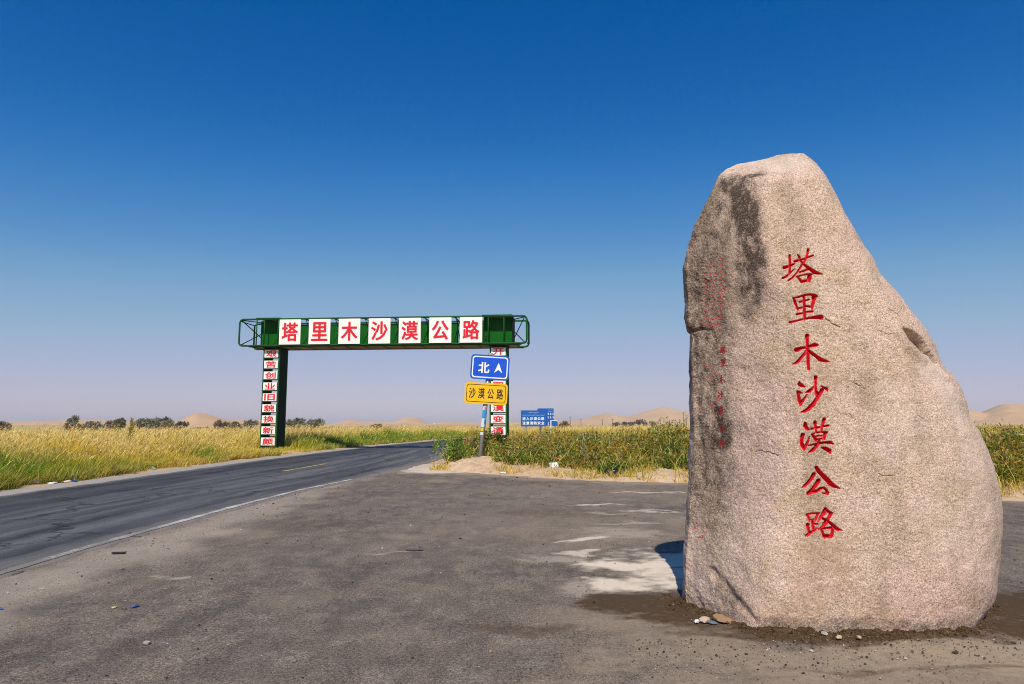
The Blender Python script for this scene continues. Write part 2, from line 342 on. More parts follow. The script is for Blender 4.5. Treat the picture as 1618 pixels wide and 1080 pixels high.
def worn_paint(name, col, under, lo, hi, fade=0.0):
    t = NT(name); v = t.coords(); a = t.noise(v, 1.1, 6, .7); b = t.noise(v, 28, 4, .7); yy = t.n('SeparateXYZ', Vector=v).outputs[1]; w_ = t.math('MULTIPLY', t.math('MINIMUM', t.math('SUBTRACT', yy, 12.0), 0.0), fade)
    f = t.ramp(t.math('ADD', w_, t.math('ADD', t.math('MULTIPLY', a, .6), t.math('MULTIPLY', b, .4))), [(lo, 0), (hi, 1)])
    t.principled(t.mix(f, C(*under), C(*col)), .75, t.bump(b, .3, .004)); return t.m
def stripe(name, mat, s0, s1, frac, width, z=.016, n=120):
    """a painted line along the road at a fraction of its width"""
    P = L0*(1-frac) + R0*frac; idx = np.linspace(s0, s1, n); 
    q = np.stack([np.interp(idx, np.arange(NR), P[:, k]) for k in (0, 1)], 1)
    d = np.gradient(q, axis=0); d /= np.linalg.norm(d, axis=1)[:, None]; nn = np.stack([-d[:, 1], d[:, 0]], 1)
    wv = width/2*(1+.25*fbm(np.stack([idx*.9, idx*0, idx*0], 1), 3, 5))[:, None]
    zz = z + .02*math.sin(math.pi*frac)
    A = np.concatenate([q+nn*wv, np.full((n, 1), zz)], 1); B = np.concatenate([q-nn*wv, np.full((n, 1), zz)], 1)
    return tag(np_mesh(name, np.stack([A, B], 1), quads=grid_faces(n, 2)[:, ::-1], mat=mat), kind='structure')
def row_at(y): return float(np.interp(y, L_[:, 1], np.arange(NR)))
M_WHITE_LINE = worn_paint('worn_white_paint', (.50, .48, .44), (.19, .175, .15), .40, .56, .032)
M_YELLOW_LINE = worn_paint('worn_yellow_paint', (.55, .38, .10), (.10, .095, .09), .38, .56)
stripe('edge_line', M_WHITE_LINE, row_at(5.5), row_at(22.5), .965, .13)
stripe('centre_line', M_YELLOW_LINE, row_at(24.2), row_at(28.5), .505, .15)

# gravel shoulder on the far side of the road
def left_x(y): return np.interp(y, L_[:, 1], L_[:, 0])
ny = np.concatenate([np.arange(0, 40, .15), np.arange(40, 84, .4)]); nu = np.linspace(-.5, 2.3, 26)
U, Yy = np.meshgrid(nu, ny); X = left_x(Yy) - U
Zs = .035*sstep(-.35, .3, U + fbm2(X, Yy, 1.5, 5, 4)*.45) - .030 + .035*fbm2(X, Yy, 1.1, 4, 6)*sstep(.2, 1.2, U) + .06*sstep(1.0, 2.3, U)
tag(np_mesh('road_shoulder', np.stack([X, Yy, Zs], -1), quads=grid_faces(len(ny), len(nu)), mat=M_SHOULDER, attrs={'zone': np.repeat(sstep(.55, 1.15, U.ravel())[:, None], 3, 1)}, smooth=True), kind='structure')

# sandy bank between the apron and the scrub, with a mound round the sign post
def verge_h(X, Y):
    d = Y - edge_y(X) + fbm2(X, Y, .9, 4, 40)*.45
    h = .24*sstep(-.1, 1.7, d) - .03 + sstep(0, 1, d)*(.09*fbm2(X, Y, 1.6, 4, 41) + .07*np.abs(fbm2(X, Y, 5.0, 3, 42)))
    h += .13*np.exp(-(((X+1.25)/1.0)**2 + ((Y-24.6)/1.3)**2))
    right = np.interp(Y, R_[:, 1], R_[:, 0])
    return h*sstep(.8, 2.0, X-right+fbm2(X, Y, .8, 3, 45)*.5) - .03*sstep(2.0, .8, X-right)
tag(sheet('sand_verge', axis([np.arange(-4, 13, .07), np.arange(13, 30, .4)]), axis([np.arange(9.5, 30, .075), np.arange(30, 46, .5)]), verge_h, M_VERGE), kind='structure')

# dunes along the horizon: ridges with a soft windward and a sharp lee side
def dune_field(X, Y):
    az = np.degrees(np.arctan2(X, Y)); R = np.hypot(X, Y); h = np.zeros(X.shape)
    for (a0, r0, hh, wl_, wr_, dep) in DUNES:
        da = (az-a0 + fbm2(X, Y, .004, 3, 70)*.8)
        prof = np.where(da < 0, np.exp(-(np.abs(da)/wl_)**1.5), np.exp(-(np.abs(da)/wr_)**1.5))
        rr = (R-r0-(da*r0*.004))/dep
        back = np.where(rr < 0, np.exp(-np.abs(rr)**1.6), np.exp(-(np.abs(rr)*1.7)**1.6))
        h = np.maximum(h, hh*prof*back)
    h = h*(1+.22*fbm2(X, Y, .012, 4, 71)) + 1.4*sstep(.5, 6, h)*fbm2(X, Y, .03, 3, 72)
    return h - .5
DUNES = [(-24.0, 330, 5.2, 1.6, 3.0, 60), (-21.3, 420, 4.4, 2.2, 2.4, 60), (-19.6, 520, 3.8, 4, 3, 70), (-12.9, 520, 4.6, 1.5, 1.6, 60), (-10.8, 560, 3.2, 3, 2.0, 60), (-8.7, 600, 6.4, 1.2, 1.3, 70), (-5, 800, 3.4, 3, 4, 90), (0, 900, 3.4, 6, 6, 90), (4.5, 1000, 5, 3, 3, 130), (8.2, 1000, 17, 2.6, 3, 130), (12.2, 1000, 25, 2.8, 4, 160), (15.5, 1050, 23, 3.4, 9, 170), (20, 1000, 20, 6, 6, 150),
         (33, 800, 19, 4, 2.5, 150), (35.6, 800, 22, 2.0, 5, 150), (40, 820, 19, 4, 6, 150), (27, 950, 19, 5, 5, 160), (-33, 900, 5.0, 7, 7, 90), (-42, 900, 5.5, 7, 7, 90)]
azs = np.radians(np.linspace(-50, 50, 700)); rs = np.concatenate([np.arange(240, 720, 8), np.arange(720, 1500, 16)])
A_, R2 = np.meshgrid(azs, rs); XX, YY = R2*np.sin(A_), R2*np.cos(A_)
t = NT('dune_sand'); v = t.coords(); a = t.noise(v, .02, 6, .6); b = t.noise(t.scaled(v, (1, .3, 1)), .12, 5, .65)
col = t.mix(t.ramp(a, [(.35, 0), (.65, 1)]), C(.56, .38, .225), C(.47, .31, .175)); col = t.mix(t.math('MULTIPLY', t.ramp(b, [(.55, 0), (.75, 1)]), .35), col, C(.33, .235, .14))
t.principled(col, .95, t.bump(b, .4, .6), .1)
tag(np_mesh('dunes', np.stack([XX, YY, dune_field(XX, YY)], -1), quads=grid_faces(len(rs), len(azs))[:, ::-1], mat=t.m, smooth=True), kind='structure')
# ---------------------------------------------------------------- the inscribed boulder
ROCK_ROWS=[[-120,2740,1190],[-90,2755,1210],[-60,2769,1232],[-30,2786,1256],[0,2803,1274],[30,2819,1290],[60,2832,1302],[90,2844,1314],[120,2856,1326],[150,2864,1331],[180,2871,1335],[210,2878,1339],[240,2885,1342],[270,2890,1343],[300,2894,1344],[330,2898,1345],[360,2903,1346],[390,2908,1348],[420,2913,1349],[450,2918,1351],[480,2923,1352],[510,2928,1354],[540,2933,1356],[570,2938,1358],[600,2942,1359],[630,2946,1360],[660,2951,1362],[690,2955,1363],[720,2960,1364],[750,2964,1366],[780,2968,1367],[810,2973,1368],[840,2977,1369],[870,2979,1368],[900,2981,1367],[930,2984,1366],[960,2985,1364],[990,2984,1361],[1020,2983,1358],[1050,2983,1355],[1080,2982,1352],[1110,2980,1348],[1140,2978,1344],[1170,2976,1339],[1200,2974,1335],[1230,2972,1330],[1260,2969,1326],[1290,2966,1321],[1320,2963,1316],[1350,2959,1310],[1380,2956,1305],[1410,2951,1299],[1440,2946,1292],[1470,2940,1284],[1500,2935,1278],[1530,2927,1269],[1560,2918,1260],[1590,2909,1250],[1620,2900,1240],[1650,2891,1231],[1680,2888,1227],[1710,2886,1224],[1740,2883,1221],[1770,2881,1218],[1800,2876,1214],[1830,2871,1208],[1860,2867,1203],[1890,2860,1196],[1920,2850,1185],[1950,2841,1175],[1980,2831,1165],[2010,2819,1153],[2040,2807,1141],[2070,2795,1128],[2100,2784,1117],[2130,2777,1110],[2160,2770,1103],[2190,2766,1099],[2220,2762,1096],[2250,2758,1093],[2280,2753,1090],[2310,2745,1083],[2340,2737,1076],[2370,2728,1069],[2400,2718,1060],[2430,2708,1052],[2460,2697,1043],[2490,2686,1035],[2520,2676,1026],[2550,2663,1016],[2580,2650,1005],[2610,2637,995],[2640,2623,984],[2670,2608,972],[2700,2594,961],[2730,2579,948],[2760,2564,936],[2790,2548,923],[2820,2533,910],[2850,2517,897],[2880,2501,884],[2910,2493,875],[2940,2485,866],[2970,2477,857],[3000,2469,848],[3030,2462,840],[3060,2454,831],[3090,2447,820],[3120,2441,809],[3150,2435,798],[3180,2429,787],[3210,2424,776],[3240,2419,763],[3270,2414,750],[3300,2409,736],[3330,2404,723],[3360,2401,709],[3390,2397,694],[3420,2393,680],[3450,2390,665],[3480,2388,650],[3510,2386,635],[3540,2383,620],[3570,2381,605],[3600,2380,590],[3630,2379,575],[3660,2377,559],[3690,2377,545],[3720,2379,533],[3720,2379,533],[3730,2380,528],[3740,2380,524],[3750,2382,520],[3760,2384,516],[3770,2384,512],[3780,2386,509],[3790,2387,505],[3800,2388,501],[3810,2389,496],[3820,2388,492],[3830,2388,488],[3840,2390,482],[3850,2392,474],[3860,2394,468],[3870,2395,461],[3880,2396,454],[3890,2398,445],[3900,2398,438],[3910,2399,430],[3920,2404,418],[3930,2412,403],[3940,2420,387],[3950,2427,373],[3960,2438,353],[3970,2461,319],[3980,2485,280],[3990,2512,239],[4000,2535,201],[4010,2549,172],[4020,2564,143],[4030,2579,114],[4040,2593,90],[4050,2602,62]]
BIG=[[[[2334,3000,9.5],[2331,2956,9.5],[2328,2902,9.5],[2322,2849,9.5]],[[2280,2892,13.8],[2324,2904,10.4],[2364,2923,6.9]],[[2265,2803,8.6],[2295,2817,8.6],[2330,2849,7.8],[2364,2880,3.5]],[[2400,3005,5.2],[2412,2983,10.4],[2416,2955,6.9],[2420,2940,5.2]],[[2371,2946,10.4],[2416,2955,7.8],[2469,2974,7.8],[2527,2996,7.8]],[[2494,3050,11.2],[2483,3016,9.5],[2465,2972,8.6],[2446,2931,6.9]],[[2426,2915,6.9],[2407,2883,6.9],[2376,2841,6.9],[2344,2806,6.9],[2310,2782,6.9]],[[2420,2948,6.9],[2437,2922,8.6],[2482,2886,12.1],[2519,2851,19.0],[2549,2840,12.1],[2589,2831,3.5]],[[2404,2851,6.9],[2439,2862,7.8],[2477,2878,9.5]],[[2381,2814,5.2],[2396,2795,8.6],[2414,2766,10.4]],[[2377,2813,5.2],[2429,2826,6.0],[2470,2833,7.8],[2497,2829,8.6]],[[2483,2826,15.5],[2477,2798,17.3],[2474,2773,12.1]],[[2411,2770,12.1],[2438,2773,10.4],[2473,2780,10.4]]],[[[2341,2629,8.6],[2353,2585,10.4],[2369,2533,7.8]],[[2335,2631,6.0],[2379,2638,7.8],[2423,2652,7.8],[2467,2659,8.6],[2500,2653,10.4],[2526,2644,10.4]],[[2506,2642,20.7],[2496,2601,13.8],[2483,2562,12.1],[2480,2535,6.9]],[[2385,2597,6.9],[2423,2606,6.9],[2462,2615,6.9]],[[2369,2545,6.9],[2402,2549,6.9],[2439,2561,7.8],[2472,2555,10.4]],[[2423,2647,10.4],[2422,2594,10.4],[2421,2539,10.4],[2420,2487,11.2],[2420,2455,10.4]],[[2360,2495,9.5],[2405,2504,7.8],[2442,2514,7.8],[2482,2515,8.6]],[[2301,2430,10.4],[2353,2440,7.8],[2408,2454,7.8],[2464,2462,10.4],[2518,2465,15.5],[2544,2465,20.7],[2556,2447,5.2]]],[[[2338,2197,19.0],[2376,2211,13.0],[2414,2215,7.8],[2446,2227,12.1],[2479,2235,17.3],[2500,2233,10.4]],[[2427,2314,16.4],[2424,2297,13.8],[2422,2246,12.1],[2422,2195,12.1],[2420,2127,12.1],[2419,2076,12.1],[2417,2036,10.4]],[[2415,2195,8.6],[2391,2158,10.4],[2362,2125,10.4],[2340,2098,12.1],[2322,2087,8.6],[2302,2080,2.6]],[[2428,2188,10.4],[2455,2164,13.0],[2485,2140,13.8],[2513,2116,19.0],[2541,2106,13.8],[2589,2094,2.6]]],[[[2343,1937,3.5],[2346,1913,15.5],[2361,1900,13.8],[2381,1892,3.5]],[[2329,1852,10.4],[2341,1847,10.4],[2357,1841,5.2]],[[2330,1850,10.4],[2329,1813,11.2],[2332,1780,12.1],[2339,1747,10.4]],[[2339,1750,8.6],[2358,1780,10.4],[2374,1803,6.9],[2391,1829,3.5]],[[2385,1846,5.2],[2411,1856,13.8],[2428,1872,10.4],[2447,1897,2.6]],[[2468,1969,14.7],[2464,1939,9.5],[2461,1899,9.5],[2460,1859,10.4],[2459,1829,12.1]],[[2501,1898,4.3],[2524,1885,8.6],[2546,1875,13.8],[2551,1858,6.9]],[[2508,1865,14.7],[2488,1832,13.0],[2460,1792,13.0],[2428,1746,15.5],[2394,1713,15.5],[2362,1693,10.4],[2334,1687,2.6]],[[2467,1849,8.6],[2473,1822,8.6]]],[[[2358,1597,10.4],[2359,1574,15.5],[2370,1555,13.8],[2387,1543,3.5]],[[2336,1506,14.7],[2327,1476,12.1],[2323,1444,13.0],[2329,1411,13.8],[2338,1389,8.6]],[[2338,1392,8.6],[2355,1424,10.4],[2372,1460,7.8],[2382,1493,3.5]],[[2402,1553,8.6],[2441,1561,6.9],[2486,1571,6.9],[2532,1579,8.6]],[[2433,1605,13.8],[2433,1581,11.2],[2434,1551,8.6],[2436,1525,6.9]],[[2507,1630,13.8],[2493,1597,11.2],[2481,1565,8.6],[2476,1535,7.8]],[[2406,1507,8.6],[2420,1480,11.2],[2431,1460,10.4]],[[2400,1509,5.2],[2439,1524,6.0],[2483,1527,6.9],[2520,1525,8.6]],[[2508,1522,13.8],[2498,1496,11.2],[2494,1470,8.6]],[[2430,1493,6.0],[2452,1498,6.0],[2478,1499,5.2]],[[2429,1467,6.9],[2457,1472,6.0],[2486,1477,6.9]],[[2373,1421,5.2],[2414,1430,7.8],[2458,1439,8.6],[2503,1446,10.4],[2541,1444,13.8],[2563,1433,4.3]],[[2457,1460,8.6],[2446,1438,11.2],[2422,1405,13.0],[2398,1382,12.1],[2368,1366,3.5]],[[2471,1407,6.0],[2500,1396,15.5],[2528,1380,17.3],[2530,1364,10.4]]],[[[2397,1197,14.7],[2378,1161,13.0],[2354,1132,12.1],[2328,1107,10.4],[2300,1087,2.6]],[[2419,1248,13.8],[2437,1216,16.4],[2467,1184,17.3],[2496,1153,19.0],[2520,1124,20.7],[2544,1105,15.5],[2590,1085,2.6]],[[2430,1146,16.4],[2409,1111,13.8],[2385,1079,13.8],[2349,1046,13.8]],[[2348,1043,12.1],[2384,1059,13.8],[2415,1063,12.1],[2442,1085,10.4],[2467,1092,8.6]],[[2467,1092,8.6],[2485,1073,10.4],[2496,1048,12.1]],[[2455,1050,4.3],[2480,1046,8.6],[2496,1041,8.6]]],[[[2334,879,8.6],[2343,853,8.6],[2346,831,6.9]],[[2329,882,6.9],[2367,891,6.9],[2422,893,6.9]],[[2414,888,8.6],[2399,860,9.5],[2388,834,6.9]],[[2350,843,6.0],[2386,845,6.0]],[[2370,831,9.5],[2369,797,10.4],[2371,765,8.6]],[[2380,809,5.2],[2405,809,6.9]],[[2378,775,5.2],[2405,778,4.3]],[[2332,805,13.0],[2333,774,11.2],[2339,746,9.5]],[[2308,721,5.2],[2325,724,12.1],[2355,746,10.4],[2390,765,5.2]],[[2473,929,10.4],[2460,898,15.5],[2434,863,10.4],[2408,825,4.3]],[[2473,926,8.6],[2496,904,12.1],[2524,894,6.9]],[[2511,889,12.1],[2490,857,10.4],[2472,826,17.3],[2445,791,10.4],[2412,766,4.3]],[[2449,852,8.6],[2473,841,10.4],[2500,820,10.4],[2527,795,13.8],[2553,773,13.8],[2589,764,2.6]],[[2431,769,8.6],[2469,779,7.8],[2516,785,10.4]],[[2435,763,10.4],[2444,735,10.4],[2455,710,10.4]],[[2519,782,10.4],[2514,751,12.1],[2502,711,10.4]],[[2453,719,15.5],[2477,718,15.5],[2506,720,12.1]]]]
SMALL=[[[[1865,2271,3.4],[1865,2260,3.4],[1865,2247,3.4],[1865,2233,3.4]],[[1859,2245,3.4],[1865,2247,3.4],[1870,2251,3.4]],[[1857,2223,3.4],[1861,2226,3.4],[1866,2233,3.4],[1870,2241,3.4]],[[1874,2271,3.4],[1875,2265,3.4],[1876,2258,3.4],[1877,2255,3.4]],[[1871,2257,3.4],[1876,2258,3.4],[1883,2262,3.4],[1890,2266,3.4]],[[1886,2280,3.4],[1884,2272,3.4],[1883,2262,3.4],[1880,2252,3.4]],[[1878,2248,3.4],[1876,2241,3.4],[1872,2231,3.4],[1868,2223,3.4],[1864,2217,3.4]],[[1877,2256,3.4],[1879,2250,3.4],[1885,2240,3.4],[1891,2231,3.4],[1895,2228,3.4],[1900,2225,3.4]],[[1876,2233,3.4],[1880,2235,3.4],[1885,2238,3.4]],[[1873,2224,3.4],[1875,2219,3.4],[1878,2212,3.4]],[[1872,2224,3.4],[1879,2226,3.4],[1884,2227,3.4],[1888,2226,3.4]],[[1886,2226,3.4],[1886,2219,3.4],[1885,2213,3.4]],[[1877,2213,3.4],[1881,2213,3.4],[1885,2214,3.4]]],[[[1861,2157,3.4],[1864,2143,3.4],[1867,2127,3.4]],[[1860,2157,3.4],[1868,2159,3.4],[1875,2163,3.4],[1882,2164,3.4],[1887,2162,3.4],[1891,2159,3.4]],[[1888,2158,3.4],[1887,2146,3.4],[1885,2134,3.4],[1885,2126,3.4]],[[1869,2146,3.4],[1875,2149,3.4],[1881,2151,3.4]],[[1867,2131,3.4],[1872,2132,3.4],[1878,2135,3.4],[1883,2132,3.4]],[[1875,2161,3.4],[1875,2145,3.4],[1875,2128,3.4],[1875,2112,3.4],[1876,2102,3.4]],[[1865,2115,3.4],[1873,2118,3.4],[1879,2120,3.4],[1885,2120,3.4]],[[1855,2095,3.4],[1864,2098,3.4],[1874,2102,3.4],[1883,2104,3.4],[1891,2104,3.4],[1896,2104,3.4],[1898,2098,3.4]]],[[[1851,1991,3.4],[1856,1995,3.4],[1862,1996,3.4],[1867,1999,3.4],[1871,2001,3.4],[1874,2000,3.4]],[[1863,2022,3.4],[1863,2018,3.4],[1863,2004,3.4],[1863,1990,3.4],[1863,1972,3.4],[1863,1958,3.4],[1863,1947,3.4]],[[1862,1990,3.4],[1859,1980,3.4],[1855,1972,3.4],[1851,1965,3.4],[1848,1962,3.4],[1845,1959,3.4]],[[1864,1988,3.4],[1868,1982,3.4],[1873,1975,3.4],[1877,1968,3.4],[1881,1965,3.4],[1888,1962,3.4]]],[[[1839,1872,3.4],[1840,1866,3.4],[1842,1861,3.4],[1846,1859,3.4]],[[1837,1847,3.4],[1839,1846,3.4],[1842,1844,3.4]],[[1837,1847,3.4],[1837,1836,3.4],[1838,1826,3.4],[1839,1816,3.4]],[[1839,1817,3.4],[1842,1826,3.4],[1845,1833,3.4],[1848,1840,3.4]],[[1846,1845,3.4],[1851,1848,3.4],[1853,1853,3.4],[1856,1860,3.4]],[[1860,1881,3.4],[1859,1872,3.4],[1859,1861,3.4],[1859,1849,3.4],[1859,1840,3.4]],[[1865,1860,3.4],[1869,1856,3.4],[1872,1853,3.4],[1873,1848,3.4]],[[1866,1850,3.4],[1863,1841,3.4],[1859,1829,3.4],[1854,1815,3.4],[1848,1806,3.4],[1843,1800,3.4],[1838,1798,3.4]],[[1860,1846,3.4],[1861,1838,3.4]]],[[[1840,1743,3.4],[1840,1736,3.4],[1842,1730,3.4],[1845,1726,3.4]],[[1836,1715,3.4],[1834,1706,3.4],[1834,1695,3.4],[1835,1685,3.4],[1836,1678,3.4]],[[1836,1679,3.4],[1839,1689,3.4],[1842,1700,3.4],[1844,1710,3.4]],[[1847,1729,3.4],[1853,1732,3.4],[1861,1734,3.4],[1868,1737,3.4]],[[1852,1745,3.4],[1852,1738,3.4],[1852,1729,3.4],[1853,1720,3.4]],[[1864,1753,3.4],[1862,1743,3.4],[1860,1732,3.4],[1859,1723,3.4]],[[1848,1715,3.4],[1850,1706,3.4],[1852,1700,3.4]],[[1847,1715,3.4],[1853,1720,3.4],[1860,1721,3.4],[1866,1720,3.4]],[[1864,1719,3.4],[1863,1711,3.4],[1862,1703,3.4]],[[1852,1710,3.4],[1855,1712,3.4],[1859,1712,3.4]],[[1851,1702,3.4],[1856,1704,3.4],[1861,1705,3.4]],[[1842,1688,3.4],[1849,1690,3.4],[1856,1693,3.4],[1863,1695,3.4],[1869,1695,3.4],[1873,1691,3.4]],[[1856,1700,3.4],[1854,1693,3.4],[1850,1683,3.4],[1846,1676,3.4],[1841,1671,3.4]],[[1858,1683,3.4],[1863,1680,3.4],[1867,1674,3.4],[1867,1669,3.4]]],[[[1842,1571,3.4],[1839,1561,3.4],[1835,1553,3.4],[1832,1546,3.4],[1828,1540,3.4]],[[1845,1585,3.4],[1847,1576,3.4],[1851,1567,3.4],[1856,1558,3.4],[1859,1550,3.4],[1862,1545,3.4],[1869,1539,3.4]],[[1846,1556,3.4],[1843,1547,3.4],[1840,1538,3.4],[1835,1529,3.4]],[[1835,1528,3.4],[1840,1532,3.4],[1844,1533,3.4],[1848,1539,3.4],[1852,1541,3.4]],[[1852,1541,3.4],[1854,1536,3.4],[1856,1529,3.4]],[[1850,1530,3.4],[1853,1528,3.4],[1855,1527,3.4]]],[[[1822,1441,3.4],[1823,1433,3.4],[1824,1427,3.4]],[[1821,1442,3.4],[1827,1445,3.4],[1835,1445,3.4]],[[1834,1444,3.4],[1832,1435,3.4],[1830,1428,3.4]],[[1824,1431,3.4],[1830,1431,3.4]],[[1827,1427,3.4],[1827,1417,3.4],[1827,1407,3.4]],[[1829,1420,3.4],[1832,1421,3.4]],[[1828,1410,3.4],[1832,1411,3.4]],[[1821,1419,3.4],[1821,1410,3.4],[1822,1402,3.4]],[[1817,1394,3.4],[1820,1395,3.4],[1824,1402,3.4],[1830,1408,3.4]],[[1843,1456,3.4],[1841,1447,3.4],[1837,1437,3.4],[1833,1425,3.4]],[[1843,1455,3.4],[1846,1449,3.4],[1850,1446,3.4]],[[1848,1444,3.4],[1845,1435,3.4],[1842,1426,3.4],[1838,1415,3.4],[1833,1408,3.4]],[[1839,1433,3.4],[1842,1430,3.4],[1846,1424,3.4],[1850,1417,3.4],[1854,1410,3.4],[1859,1408,3.4]],[[1836,1409,3.4],[1841,1412,3.4],[1848,1414,3.4]],[[1836,1407,3.4],[1838,1399,3.4],[1839,1391,3.4]],[[1849,1413,3.4],[1848,1404,3.4],[1846,1392,3.4]],[[1839,1394,3.4],[1842,1394,3.4],[1846,1395,3.4]]]]
